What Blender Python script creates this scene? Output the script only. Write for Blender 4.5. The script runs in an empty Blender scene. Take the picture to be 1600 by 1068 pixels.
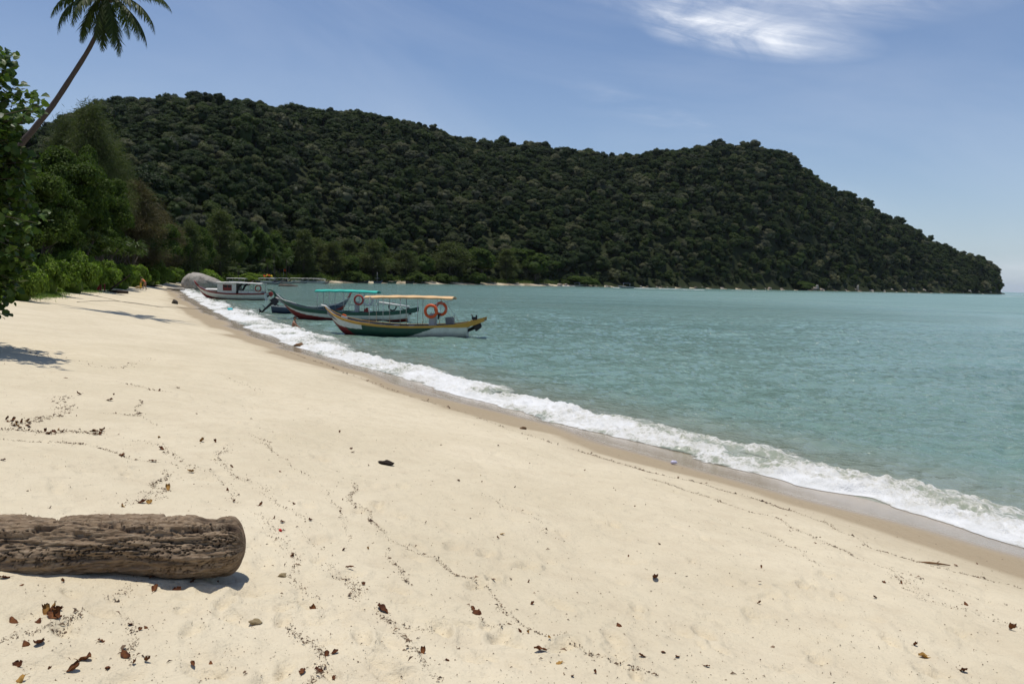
import bpy, bmesh, math, random
import numpy as np
from mathutils import Vector, Matrix, Euler

R = math.radians
random.seed(7)
RNG = np.random.default_rng(7)
SC = bpy.context.scene
COL = SC.collection

# ------------------------------------------------------------------ camera
CAM_H = 3.4
F = 1240.0
cam_data = bpy.data.cameras.new('camera')
cam_data.sensor_width = 36.0
cam_data.lens = F / 1600.0 * 36.0
cam_data.clip_start = 0.1
cam_data.clip_end = 60000
cam = bpy.data.objects.new('camera', cam_data)
COL.objects.link(cam)
PITCH = math.atan(97.7 / F)
ROLL = math.atan(0.026)
CAM_R = Matrix.Rotation(R(90) - PITCH, 3, 'X') @ Matrix.Rotation(ROLL, 3, 'Z')
cam.matrix_world = Matrix.Translation((0, 0, CAM_H)) @ CAM_R.to_4x4()
SC.camera = cam

# ------------------------------------------------------------------ light
SUN_EL, SUN_AZ = R(83), R(-60)          # azimuth from +Y towards +X
world = bpy.data.worlds.new("World")
SC.world = world
world.use_nodes = True
nt = world.node_tree
for n in list(nt.nodes):
    nt.nodes.remove(n)


def wn(kind, **kw):
    n = nt.nodes.new(kind)
    for k, v in kw.items():
        setattr(n, k, v)
    return n


def wmath(op, a, b=None, c=None, clamp=False):
    n = wn('ShaderNodeMath', operation=op, use_clamp=clamp)
    for i, v in enumerate((a, b, c)):
        if v is None:
            continue
        if isinstance(v, (int, float)):
            n.inputs[i].default_value = v
        else:
            nt.links.new(v, n.inputs[i])
    return n.outputs[0]


sky = wn('ShaderNodeTexSky', sky_type='NISHITA')
sky.sun_disc = False
sky.sun_elevation = SUN_EL
sky.sun_rotation = SUN_AZ
sky.altitude = 0
sky.air_density = 1.0
sky.dust_density = 0.15
sky.ozone_density = 3.0
tc = wn('ShaderNodeTexCoord')
sep = wn('ShaderNodeSeparateXYZ')
nt.links.new(tc.outputs['Generated'], sep.inputs[0])
az = wmath('ARCTAN2', sep.outputs[0], sep.outputs[1])
el = wmath('ARCSINE', sep.outputs[2])


def cloud_noise(sx, sy, rot, scale, detail=7, rough=0.6, dist=0.6, off=0.0):
    cx = wn('ShaderNodeCombineXYZ')
    nt.links.new(az, cx.inputs[0])
    nt.links.new(el, cx.inputs[1])
    mp = wn('ShaderNodeMapping')
    mp.inputs['Rotation'].default_value = (0, 0, rot)
    mp.inputs['Location'].default_value = (off, off * .7, off * 1.3)
    m2 = wn('ShaderNodeMapping')
    m2.inputs['Scale'].default_value = (sx, sy, 1)
    nz = wn('ShaderNodeTexNoise')
    nz.inputs['Scale'].default_value = scale
    nz.inputs['Detail'].default_value = detail
    nz.inputs['Roughness'].default_value = rough
    nz.inputs['Distortion'].default_value = dist
    nt.links.new(cx.outputs[0], mp.inputs[0])
    nt.links.new(mp.outputs[0], m2.inputs[0])
    nt.links.new(m2.outputs[0], nz.inputs[0])
    return nz.outputs[0]


def blob(a0, e0, ra, re, rot=0.0, soft=1.0):
    da = wmath('SUBTRACT', az, a0)
    de = wmath('SUBTRACT', el, e0)
    c, s = math.cos(rot), math.sin(rot)
    u = wmath('ADD', wmath('MULTIPLY', da, c / ra), wmath('MULTIPLY', de, s / ra))
    v = wmath('ADD', wmath('MULTIPLY', da, -s / re), wmath('MULTIPLY', de, c / re))
    d = wmath('SQRT', wmath('ADD', wmath('MULTIPLY', u, u), wmath('MULTIPLY', v, v)))
    return wmath('SUBTRACT', 1.0, wmath('MULTIPLY', d, soft), None, True)


def ramp01(x, lo, hi):
    return wmath('MULTIPLY', wmath('SUBTRACT', x, lo), 1.0 / (hi - lo), None, True)


n1 = cloud_noise(1.0, 2.6, 0.10, 7.0, 10, .60, 1.6, 3.1)
n3 = cloud_noise(1.0, 9.0, 0.22, 7.5, 8, .60, 1.0, 5.3)
n2 = cloud_noise(0.8, 3.0, 0.25, 2.2, 6, .55, .8, 1.7)
big = wmath('ADD', blob(0.34, 0.360, 0.32, 0.085, -0.03), wmath('MULTIPLY', blob(0.44, 0.375, 0.20, 0.07, 0.0), 1.6))
tail = blob(0.28, 0.285, 0.15, 0.028, -0.16)
hook = blob(0.19, 0.325, 0.05, 0.05, 0.9)
wisp = blob(0.15, 0.208, 0.11, 0.020, -0.33)
m = wmath('ADD', wmath('MULTIPLY', big, 1.1), wmath('MULTIPLY', tail, 1.2))
m = wmath('ADD', m, wmath('MULTIPLY', hook, 0.9))
m = wmath('ADD', m, wmath('MULTIPLY', wmath('MULTIPLY', wisp, ramp01(n1, 0.38, 0.62)), 0.42))
c1 = wmath('MULTIPLY', m, wmath('MULTIPLY', ramp01(n1, 0.24, 0.66), wmath('MULTIPLY_ADD', ramp01(n3, .32, .66), .75, .35)), None, True)
veil = wmath('MULTIPLY', ramp01(n2, 0.42, 0.85), 0.16)
cum = wmath('MULTIPLY', blob(0.575, 0.02, 0.09, 0.022, 0.0), ramp01(n1, .3, .6))
cl = wmath('ADD', wmath('MULTIPLY', c1, 1.0), veil, None, True)
cl = wmath('ADD', cl, wmath('MULTIPLY', cum, 0.35), None, True)
tint = wn('ShaderNodeMix', data_type='RGBA', blend_type='MULTIPLY')
tint.inputs[0].default_value = 1.0
tint.inputs[7].default_value = (0.97, 0.96, 1.04, 1)
nt.links.new(sky.outputs[0], tint.inputs[6])
mixc = wn('ShaderNodeMix', data_type='RGBA')
nt.links.new(cl, mixc.inputs[0])
hz_mix = wn('ShaderNodeMix', data_type='RGBA')
nt.links.new(wmath('MULTIPLY', wmath('POWER', 2.718, wmath('MULTIPLY', wmath('MAXIMUM', el, 0.0), -9.0)), 0.75), hz_mix.inputs[0])
nt.links.new(tint.outputs[2], hz_mix.inputs[6])
hz_mix.inputs[7].default_value = (4.4, 5.7, 6.9, 1)
nt.links.new(hz_mix.outputs[2], mixc.inputs[6])
mixc.inputs[7].default_value = (9.0, 9.4, 10.2, 1)
bgn = wn('ShaderNodeBackground')
bgn.inputs[1].default_value = 0.10
out = wn('ShaderNodeOutputWorld')
nt.links.new(mixc.outputs[2], bgn.inputs[0])
nt.links.new(bgn.outputs[0], out.inputs[0])

sl = bpy.data.lights.new('sun', 'SUN')
sl.energy = 4.0
sl.angle = R(0.5)
sl.color = (1.0, 0.955, 0.88)
sun = bpy.data.objects.new('sun', sl)
COL.objects.link(sun)
SUN_DIR = Vector((math.sin(SUN_AZ) * math.cos(SUN_EL), math.cos(SUN_AZ) * math.cos(SUN_EL), math.sin(SUN_EL)))
sun.rotation_euler = SUN_DIR.to_track_quat('Z', 'Y').to_euler()

SC.view_settings.view_transform = 'Standard'
SC.view_settings.look = 'None'
SC.view_settings.exposure = 0.0
SC.view_settings.gamma = 1.0
SC.view_settings.use_curve_mapping = False
SC.cycles.max_bounces = 6
SC.cycles.diffuse_bounces = 3
SC.cycles.glossy_bounces = 3
SC.cycles.transparent_max_bounces = 12
SC.cycles.transmission_bounces = 3
SC.cycles.use_denoising = True
SC.cycles.sample_clamp_indirect = 4.0

# ------------------------------------------------------------------ noise and helpers


def _h(ix, iy, seed):
    n = (ix.astype(np.int64) * 374761393 + iy.astype(np.int64) * 668265263 + seed * 1274126177) & 0xffffffff
    n = ((n ^ (n >> 13)) * 1274126177) & 0xffffffff
    n = n ^ (n >> 16)
    return (n & 0xffffff) / float(0xffffff)


def vnoise(x, y, seed=0):
    x = np.asarray(x, float)
    y = np.asarray(y, float)
    ix, iy = np.floor(x), np.floor(y)
    fx, fy = x - ix, y - iy
    u = fx * fx * fx * (fx * (fx * 6 - 15) + 10)
    v = fy * fy * fy * (fy * (fy * 6 - 15) + 10)
    a, b = _h(ix, iy, seed), _h(ix + 1, iy, seed)
    c, d = _h(ix, iy + 1, seed), _h(ix + 1, iy + 1, seed)
    return (a * (1 - u) + b * u) * (1 - v) + (c * (1 - u) + d * u) * v - 0.5


def fbm(x, y, octv=4, seed=0, gain=.5):
    s, a = 0, 1.0
    ca, sa = math.cos(.7), math.sin(.7)
    for i in range(octv):
        s = s + a * vnoise(x, y, seed + i * 17)
        x, y = (x * ca - y * sa) * 2.03 + 5.1, (x * sa + y * ca) * 2.03 + 1.7
        a *= gain
    return s


def sstep(a, b, x):
    t = np.clip((x - a) / (b - a), 0, 1)
    return t * t * (3 - 2 * t)


def ray(px, py):
    v = CAM_R @ Vector(((px - 800) / F, -(py - 534) / F, -1))
    return v / v.y


def at_z(px, py, z=0.0):
    v = ray(px, py)
    t = (z - CAM_H) / v.z
    return np.array([v.x * t, t])


def at_y(px, py, Y):
    v = ray(px, py)
    return Vector((v.x * Y, Y, CAM_H + v.z * Y))


def yh(px):
    return 436.3 + 0.026 * (px - 800)


# coast: clockwise round the water from behind the camera to the headland, then the land closes the polygon
near_px = [(1600, 840), (1400, 787), (1200, 737), (1100, 711), (1000, 686), (900, 661), (800, 635), (700, 606), (640, 591), (560, 566),
           (500, 550), (450, 532), (400, 514), (370, 501), (340, 487), (312, 471), (292, 459), (286, 453)]
near_pts = [tuple(at_z(a, b, 0.04)) for a, b in near_px]
p0, p1 = np.array(near_pts[0]), np.array(near_pts[1])
dr = (p0 - p1) / np.linalg.norm(p0 - p1)
pre = [tuple(p0 + dr * s) for s in (400, 120, 40, 10, 3)]
far_pd = [(291, 150), (310, 172), (345, 205), (390, 240), (450, 290), (520, 335), (600, 375), (700, 415), (800, 460), (900, 515),
          (1000, 575), (1100, 645), (1200, 725), (1300, 825), (1400, 950), (1500, 1105), (1545, 1200), (1563, 1290), (1572, 1400)]
far_pts = [((a - 800) / F * d, d) for a, d in far_pd]
back = [(900, 1800), (600, 2300), (-200, 2600), (-3000, 2600), (-3000, -600), (300, -600)]
COAST = np.array(pre + near_pts + far_pts)
POLY = np.array(pre + near_pts + far_pts + back)


def dens(P, n=4):
    # Catmull-Rom smoothing
    out = []
    for i in range(len(P) - 1):
        a = P[max(i - 1, 0)]
        b, c = P[i], P[i + 1]
        d = P[min(i + 2, len(P) - 1)]
        for k in range(n):
            t = k / n
            out.append(.5 * ((2 * b) + (-a + c) * t + (2 * a - 5 * b + 4 * c - d) * t * t + (-a + 3 * b - 3 * c + d) * t ** 3))
    out.append(P[-1])
    return np.array(out)


COAST = dens(COAST, 3)
POLY = np.vstack([COAST, np.array(back)])


def coast_d(x, y):
    """signed distance to the water's edge, positive on land"""
    x = np.asarray(x, float).ravel()
    y = np.asarray(y, float).ravel()
    if x.size <= 64:
        A_c, B_c = COAST[:-1], COAST[1:]
        e = B_c - A_c
        px_c = x[:, None] - A_c[None, :, 0]
        py_c = y[:, None] - A_c[None, :, 1]
        t = np.clip((px_c * e[None, :, 0] + py_c * e[None, :, 1]) / (e ** 2).sum(1)[None], 0, 1)
        dd = (px_c - t * e[None, :, 0]) ** 2 + (py_c - t * e[None, :, 1]) ** 2
        Pa, Pb = POLY, np.roll(POLY, -1, 0)
        ay, by_ = Pa[None, :, 1], Pb[None, :, 1]
        den = np.where(by_ == ay, 1, by_ - ay)
        cr = ((ay > y[:, None]) != (by_ > y[:, None])) & (x[:, None] < (Pb[None, :, 0] - Pa[None, :, 0]) * (y[:, None] - ay) / den + Pa[None, :, 0])
        return np.where(cr.sum(1) % 2 == 1, 1, -1) * np.sqrt(dd.min(1))
    best = np.full(x.shape, 1e18)
    for i in range(len(COAST) - 1):
        ax, ay = COAST[i]
        bx, by = COAST[i + 1]
        ex, ey = bx - ax, by - ay
        L = ex * ex + ey * ey + 1e-12
        t = np.clip(((x - ax) * ex + (y - ay) * ey) / L, 0, 1)
        dd = (x - ax - t * ex) ** 2 + (y - ay - t * ey) ** 2
        best = np.minimum(best, dd)
    inside = np.zeros(x.shape, bool)
    n = len(POLY)
    for i in range(n):
        ax, ay = POLY[i]
        bx, by = POLY[(i + 1) % n]
        if ay == by:
            continue
        c = ((ay > y) != (by > y)) & (x < (bx - ax) * (y - ay) / (by - ay) + ax)
        inside ^= c
    return np.where(inside, 1, -1) * np.sqrt(best)


SIL_FIX = np.array([(-900, 17), (400, 17), (600, 17), (700, 20), (760, 16), (850, 7), (940, 18), (1000, 17), (1080, 9), (1170, 10), (1250, 16), (1300, 17), (1380, 18), (1450, 12), (1500, 9), (1540, 4), (1600, 2)])
SIL = np.array([(-900, 60), (-300, 120), (55, 205), (110, 180), (160, 158), (250, 151), (380, 151), (440, 163), (500, 177), (570, 183),
                (640, 189), (700, 198), (760, 210), (850, 219), (910, 227), (940, 235), (1000, 229), (1080, 220), (1170, 220),
                (1220, 231), (1250, 253), (1300, 284), (1380, 324), (1450, 364), (1500, 390), (1535, 404), (1552, 420), (1562, 452), (1580, 470), (1700, 500)], float)
SIL[:, 1] += np.interp(SIL[:, 0], SIL_FIX[:, 0], SIL_FIX[:, 1])
RIDGE = np.array([(-900, 600), (0, 640), (250, 690), (400, 730), (700, 800), (900, 860), (1100, 900), (1250, 980), (1400, 1130), (1500, 1260), (1560, 1340), (1700, 1400)])
BASE = np.array([(-900, 190), (250, 205), (330, 240), (400, 280), (450, 325), (520, 370), (600, 410), (700, 450), (800, 488), (900, 530), (1000, 585),
                 (1100, 655), (1200, 735), (1300, 835), (1400, 960), (1500, 1115), (1545, 1210), (1563, 1300), (1700, 1500)])
PROF = np.array([(-60, -5), (-12, -1.6), (-3, -.5), (0, 0.0), (1.2, .14), (3, .44), (6, .92), (9, 1.36), (12, 1.72), (15, 1.93), (20, 2.06), (30, 2.15), (60, 2.4), (400, 3.5), (3000, 5)])
TREE_H = 10.0


def hill(x, y):
    ys = np.maximum(y, 1.0)
    px = 800 + F * x / ys
    sil = np.interp(px, SIL[:, 0], SIL[:, 1])
    yr = np.interp(px, RIDGE[:, 0], RIDGE[:, 1])
    yb = np.interp(px, BASE[:, 0], BASE[:, 1])
    zt = CAM_H + (436.3 + .026 * (px - 800) - sil) / F * yr - TREE_H
    t = (y - yb) / (yr - yb)
    tc_ = np.clip(t, 0, 1)
    p = np.where(t < 1, .50 * np.sin(tc_ * math.pi / 2) + .50 * tc_, 1 - (t - 1) * .7)
    p = np.clip(p, -.05, 1)
    n = fbm(x / 130, y / 130, 3, 5) * 26 * np.clip(t, 0, 1) * np.clip(1.4 - t, .25, 1) * np.clip(zt / 90, 0, 1)
    z = np.where(t > 0, zt * p + n, 0)
    z = np.where((y > 60) & (t > 0), z, 0)
    return z, t


FOOT = []


def ground_h(x, y, detail=True):
    x = np.asarray(x, float)
    y = np.asarray(y, float)
    sh = x.shape
    x, y = x.ravel(), y.ravel()
    d = coast_d(x, y)
    z = np.interp(d, PROF[:, 0], PROF[:, 1])
    hz, t = hill(x, y)
    z = z + np.maximum(hz, -12)
    dry = sstep(1.2, 5, d)
    z = z + fbm(x / 3.2, y / 3.2, 3, 11) * .11 * dry
    if detail:
        z = z + (fbm(x / .55, y / .55, 3, 23) * .026 + np.minimum(fbm(x / .16, y / .16, 3, 25), .05) * .012 - .05 * np.clip(fbm(x / .42, y / .42, 2, 27) - .13, 0, .35) * sstep(-.1, .25, fbm(x / 3, y / 3, 2, 29))) * dry * sstep(90, 20, np.hypot(x, y))
        r = np.abs(vnoise(x * .8 + y * .9 + 2 * vnoise(x * .5, y * .5, 3), (x - y) * .25, 31))
        z = z - .010 * np.exp(-(r / .03) ** 2) * dry
        cand = FOOT
        if x.size <= 64 and FOOT:
            FA = np.array(FOOT)
            cand = FA[(np.abs(FA[:, 0] - x.mean()) < 1.5) & (np.abs(FA[:, 1] - y.mean()) < 1.5)] if np.ptp(x) < .5 else FA
        for fx, fy, fr, fa, fd in cand:
            q = np.abs(x - fx) < .8
            q &= np.abs(y - fy) < .8
            if not q.any():
                continue
            dx, dy = x[q] - fx, y[q] - fy
            c, s = math.cos(fa), math.sin(fa)
            u, v = (dx * c + dy * s) / fr, (-dx * s + dy * c) / (fr * .5)
            rr = np.sqrt(u * u + v * v)
            z[q] += -fd * np.exp(-rr ** 2 * 1.2) + fd * .45 * np.exp(-((rr - 1.35) / .35) ** 2)
    return z.reshape(sh)


def gz(x, y):
    return float(ground_h(np.array([x]), np.array([y]))[0])


def ground_at(px, py):
    """where the sight line through a photo pixel meets the land"""
    v = ray(px, py)
    z = 1.9
    lo = None
    for i in range(9):
        t = (z - CAM_H) / v.z
        z2 = float(ground_h(np.array([v.x * t]), np.array([t]), False)[0])
        z = z + (z2 - z) * .6
    t = (z - CAM_H) / v.z
    return Vector((v.x * t, t, gz(v.x * t, t)))


# footprints and dents pressed in the dry sand
foot_px = [(385, 930), (350, 945), (300, 985), (640, 940), (618, 922), (690, 985), (780, 993), (795, 1003), (735, 975), (700, 975),
           (745, 915), (700, 875), (760, 865), (628, 760), (620, 805), (590, 790), (820, 885), (770, 905), (560, 800), (870, 945),
           (880, 1010), (960, 1000), (1020, 905), (985, 878), (1185, 960), (1255, 915), (1310, 930), (1500, 985), (1280, 1030), (400, 925),
           (480, 945), (540, 900), (1180, 915), (1290, 895), (1390, 1000), (1050, 820), (960, 820), (1100, 990), (1460, 1050), (500, 715)]
for a, b in foot_px:
    g = ground_at(a, b)
    FOOT.append((g.x, g.y, random.uniform(.09, .14), random.uniform(0, 3.1), random.uniform(.034, .055)))
for i in range(300):
    a, b = random.uniform(40, 1500), random.uniform(560, 1060)
    g = ground_at(a, b)
    if coast_d([g.x], [g.y])[0] < 3.2:
        continue
    FOOT.append((g.x, g.y, random.uniform(.07, .13), random.uniform(0, 3.1), random.uniform(.014, .034)))


def np_mesh(name, V, faces_flat, counts, smooth=False):
    me = bpy.data.meshes.new(name)
    V = np.asarray(V, np.float32)
    faces_flat = np.asarray(faces_flat, np.int32)
    counts = np.asarray(counts, np.int32)
    me.vertices.add(len(V))
    me.vertices.foreach_set('co', V.ravel())
    me.loops.add(len(faces_flat))
    me.loops.foreach_set('vertex_index', faces_flat)
    me.polygons.add(len(counts))
    st = np.zeros(len(counts), np.int32)
    st[1:] = np.cumsum(counts)[:-1]
    me.polygons.foreach_set('loop_start', st)
    me.polygons.foreach_set('loop_total', counts)
    if smooth:
        me.polygons.foreach_set('use_smooth', np.ones(len(counts), bool))
    me.update(calc_edges=True)
    me.validate()
    return me


def link(name, me, mat=None, parent=None, **props):
    o = bpy.data.objects.new(name, me)
    COL.objects.link(o)
    if mat is not None and me is not None and len(me.materials) == 0:
        for mm in (mat if isinstance(mat, (list, tuple)) else [mat]):
            me.materials.append(mm)
    if parent is not None:
        o.parent = parent
    for k, v in props.items():
        o[k] = v
    return o


def thing(name, loc, label, cat, group=None, rz=0.0):
    o = bpy.data.objects.new(name, None)
    o.empty_display_size = .2
    COL.objects.link(o)
    o.location = loc
    o.rotation_euler = (0, 0, rz)
    o['label'] = label
    o['category'] = cat
    if group:
        o['group'] = group
    return o


def tag(o, label, cat, group=None):
    o['label'] = label
    o['category'] = cat
    if group:
        o['group'] = group
    return o


def copy_thing(root, loc, rz, scale=1.0, label=None, group=None):
    r = root.copy()
    COL.objects.link(r)
    r.location = loc
    r.rotation_euler = (0, 0, rz)
    r.scale = (scale, scale, scale) if isinstance(scale, (int, float)) else scale
    if label:
        r['label'] = label
    if group:
        r['group'] = group
    for ch in list(root.children):
        c = ch.copy()
        COL.objects.link(c)
        c.parent = r
        for g in list(ch.children):
            q = g.copy()
            COL.objects.link(q)
            q.parent = c
    return r


class G:
    """collects faces, builds ONE mesh object"""

    def __init__(s):
        s.v, s.f, s.m = [], [], []

    def add(s, V, Fc, mi=0):
        b = len(s.v)
        s.v += [tuple(map(float, p)) for p in V]
        for k, f in enumerate(Fc):
            s.f.append(tuple(b + i for i in f))
            s.m.append(mi if isinstance(mi, int) else mi[k])
        return s

    def box(s, c, size, rot=None, mi=0, taper=1.0):
        hx, hy, hz = size[0] / 2, size[1] / 2, size[2] / 2
        V = [Vector((sx * hx * (taper if sz > 0 else 1), sy * hy * (taper if sz > 0 else 1), sz * hz)) for sz in (-1, 1) for sy in (-1, 1) for sx in (-1, 1)]
        if rot is not None:
            M = Euler(rot).to_matrix()
            V = [M @ p for p in V]
        V = [p + Vector(c) for p in V]
        return s.add(V, [(0, 2, 3, 1), (4, 5, 7, 6), (0, 1, 5, 4), (2, 6, 7, 3), (0, 4, 6, 2), (1, 3, 7, 5)], mi)

    def tube(s, pts, rad, n=8, mi=0, cap=True, sx=1.0):
        pts = [Vector(p) for p in pts]
        if isinstance(rad, (int, float)):
            rad = [rad] * len(pts)
        V, Fc = [], []
        up = Vector((0, 0, 1))
        prev = None
        for i, p in enumerate(pts):
            d = (pts[min(i + 1, len(pts) - 1)] - pts[max(i - 1, 0)]).normalized()
            if prev is None:
                a = d.cross(up)
                if a.length < .05:
                    a = d.cross(Vector((1, 0, 0)))
            else:
                a = prev - d * prev.dot(d)
            a.normalize()
            prev = a
            b = d.cross(a)
            for k in range(n):
                t = 2 * math.pi * k / n
                V.append(p + (a * math.cos(t) * sx + b * math.sin(t)) * rad[i])
        for i in range(len(pts) - 1):
            for k in range(n):
                Fc.append((i * n + k, i * n + (k + 1) % n, (i + 1) * n + (k + 1) % n, (i + 1) * n + k))
        if cap:
            Fc.append(tuple(range(n))[::-1])
            Fc.append(tuple((len(pts) - 1) * n + k for k in range(n)))
        return s.add(V, Fc, mi)

    def torus(s, c, r, t, axis, n=28, k=10, mi=0):
        ax = Vector(axis).normalized()
        a = ax.orthogonal().normalized()
        b = ax.cross(a)
        V, Fc = [], []
        for i in range(n):
            u = 2 * math.pi * i / n
            rd = a * math.cos(u) + b * math.sin(u)
            for j in range(k):
                w = 2 * math.pi * j / k
                V.append(Vector(c) + rd * (r + t * math.cos(w)) + ax * t * math.sin(w))
        for i in range(n):
            for j in range(k):
                Fc.append((i * k + j, ((i + 1) % n) * k + j, ((i + 1) % n) * k + (j + 1) % k, i * k + (j + 1) % k))
        return s.add(V, Fc, mi)

    def grid(s, P, mi=0, close=False):
        n, m_ = len(P), len(P[0])
        V = [p for row in P for p in row]
        Fc, mm = [], []
        for i in range(n - 1):
            for j in range(m_ - 1):
                Fc.append((i * m_ + j, i * m_ + j + 1, (i + 1) * m_ + j + 1, (i + 1) * m_ + j))
                mm.append(mi(i, j) if callable(mi) else mi)
        return s.add(V, Fc, mm)

    def mesh(s, name, smooth=False):
        me = bpy.data.meshes.new(name)
        me.from_pydata(s.v, [], s.f)
        for p, mi in zip(me.polygons, s.m):
            p.material_index = mi
            p.use_smooth = smooth
        me.update()
        return me

    def build(s, name, mat, parent=None, smooth=False, **props):
        me = s.mesh(name, smooth)
        for mm in (mat if isinstance(mat, (list, tuple)) else [mat]):
            me.materials.append(mm)
        return link(name, me, None, parent, **props)


# ------------------------------------------------------------------ materials
class M:
    """small node material builder"""

    def __init__(s, name):
        s.m = bpy.data.materials.new(name)
        s.m.use_nodes = True
        s.t = s.m.node_tree
        for n in list(s.t.nodes):
            s.t.nodes.remove(n)
        s.out = s.n('ShaderNodeOutputMaterial')

    def n(s, kind, **kw):
        n = s.t.nodes.new(kind)
        for k, v in kw.items():
            setattr(n, k, v)
        return n

    def l(s, a, b):
        s.t.links.new(a, b)

    def set(s, sock, v):
        if isinstance(v, (int, float)):
            sock.default_value = v
        elif isinstance(v, (tuple, list)):
            sock.default_value = tuple(v) + ((1,) if len(v) == 3 and sock.type == 'RGBA' else ())
        else:
            s.l(v, sock)

    def math(s, op, a, b=None, c=None, clamp=False):
        n = s.n('ShaderNodeMath', operation=op, use_clamp=clamp)
        for i, v in enumerate((a, b, c)):
            if v is not None:
                s.set(n.inputs[i], v)
        return n.outputs[0]

    def ramp(s, x, lo, hi):
        n = s.n('ShaderNodeMapRange', clamp=True)
        s.set(n.inputs[0], x)
        n.inputs[1].default_value = lo
        n.inputs[2].default_value = hi
        return n.outputs[0]

    def mix(s, f, a, b, blend='MIX'):
        n = s.n('ShaderNodeMix', data_type='RGBA', blend_type=blend)
        s.set(n.inputs[0], f)
        s.set(n.inputs[6], a)
        s.set(n.inputs[7], b)
        return n.outputs[2]

    def obj(s):
        return s.n('ShaderNodeTexCoord').outputs['Object']

    def mapping(s, v, scale=(1, 1, 1), rot=(0, 0, 0), loc=(0, 0, 0)):
        n = s.n('ShaderNodeMapping')
        s.l(v, n.inputs[0])
        n.inputs['Scale'].default_value = scale
        n.inputs['Rotation'].default_value = rot
        n.inputs['Location'].default_value = loc
        return n.outputs[0]

    def noise(s, v, scale, detail=4, rough=.55, dist=0, out=0):
        n = s.n('ShaderNodeTexNoise')
        if v is not None:
            s.l(v, n.inputs[0])
        n.inputs['Scale'].default_value = scale
        n.inputs['Detail'].default_value = detail
        n.inputs['Roughness'].default_value = rough
        n.inputs['Distortion'].default_value = dist
        return n.outputs[out]

    def voro(s, v, scale, feature='F1', out=0, rnd=1.0):
        n = s.n('ShaderNodeTexVoronoi', feature=feature)
        if v is not None:
            s.l(v, n.inputs[0])
        n.inputs['Scale'].default_value = scale
        n.inputs['Randomness'].default_value = rnd
        return n.outputs[out]

    def attr(s, name, out='Fac'):
        n = s.n('ShaderNodeAttribute')
        n.attribute_name = name
        return n.outputs[out]

    def bump(s, h, strength, dist, normal=None):
        n = s.n('ShaderNodeBump')
        n.inputs['Strength'].default_value = strength
        n.inputs['Distance'].default_value = dist
        s.l(h, n.inputs['Height'])
        if normal is not None:
            s.l(normal, n.inputs['Normal'])
        return n.outputs[0]

    def bsdf(s, col, rough=.6, spec=.5, bump=None, metal=0, ior=1.5, trans=None, sheen=0):
        b = s.n('ShaderNodeBsdfPrincipled')
        s.set(b.inputs['Base Color'], col)
        s.set(b.inputs['Roughness'], rough)
        s.set(b.inputs['Specular IOR Level'], spec)
        s.set(b.inputs['Metallic'], metal)
        b.inputs['IOR'].default_value = ior
        if bump is not None:
            s.l(bump, b.inputs['Normal'])
        return b.outputs[0]

    def done(s, sh):
        s.l(sh, s.out.inputs[0])
        return s.m


def paint(name, col, rough=.45, wear=.25, dirt=(.12, .10, .08), spec=.4, scale=3.0):
    k = M(name)
    o = k.obj()
    a = k.noise(o, scale, 6, .65)
    b = k.noise(k.mapping(o, (1, 1, 5)), scale * 2.5, 5, .7)
    f = k.math('MULTIPLY', k.ramp(k.math('MULTIPLY', a, b), .22, .42), wear)
    c = k.mix(f, col, dirt)
    c = k.mix(k.math('MULTIPLY', k.ramp(k.noise(o, scale * .7, 2), .35, .7), .25), c, tuple(min(1, x * 1.25 + .02) for x in col))
    bp = k.bump(k.noise(o, 14, 4), .15, .02)
    return k.done(k.bsdf(c, k.math('MULTIPLY_ADD', a, .3, rough - .12), spec, bp))


def leafmat(name, c1, c2, c3=None, trans=.3, rough=.5, spec=.35, tcol=None, per_obj=.5, hue=None):
    """foliage: colour differs leaf by leaf (rnd) and plant by plant (object random)"""
    k = M(name)
    rnd = k.attr('rnd')
    oi = k.n('ShaderNodeObjectInfo').outputs['Random']
    f = k.math('ADD', k.math('MULTIPLY', rnd, 1 - per_obj), k.math('MULTIPLY', oi, per_obj))
    c = k.mix(f, c1, c2)
    if c3 is not None:
        o2 = k.math('FRACT', k.math('MULTIPLY', oi, 7.13))
        c = k.mix(k.ramp(o2, .72, .98), c, c3)
        o3 = k.math('FRACT', k.math('MULTIPLY', oi, 31.7))
        c = k.mix(1.0, c, k.mix(o3, (.45, .5, .5), (1.2, 1.12, .9)), 'MULTIPLY')
    val = k.math('MULTIPLY_ADD', k.math('FRACT', k.math('MULTIPLY', rnd, 13.7)), .7, .65)
    vn = k.n('ShaderNodeHueSaturation')
    k.l(val, vn.inputs['Value'])
    k.l(c, vn.inputs['Color'])
    c = vn.outputs[0]
    b = k.bsdf(c, rough, spec)
    t = k.n('ShaderNodeBsdfTranslucent')
    tc_ = k.mix(1.0, c, tcol or (1.3, 1.5, .6), 'MULTIPLY')
    k.l(tc_, t.inputs[0])
    mx = k.n('ShaderNodeMixShader')
    mx.inputs[0].default_value = trans
    k.l(b, mx.inputs[1])
    k.l(t.outputs[0], mx.inputs[2])
    return k.done(mx.outputs[0])


def bark(name, c1, c2, sc=6):
    k = M(name)
    o = k.obj()
    a = k.noise(k.mapping(o, (1, 1, .25)), sc, 6, .7)
    c = k.mix(a, c1, c2)
    return k.done(k.bsdf(c, .85, .2, k.bump(a, .8, .05)))


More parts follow.
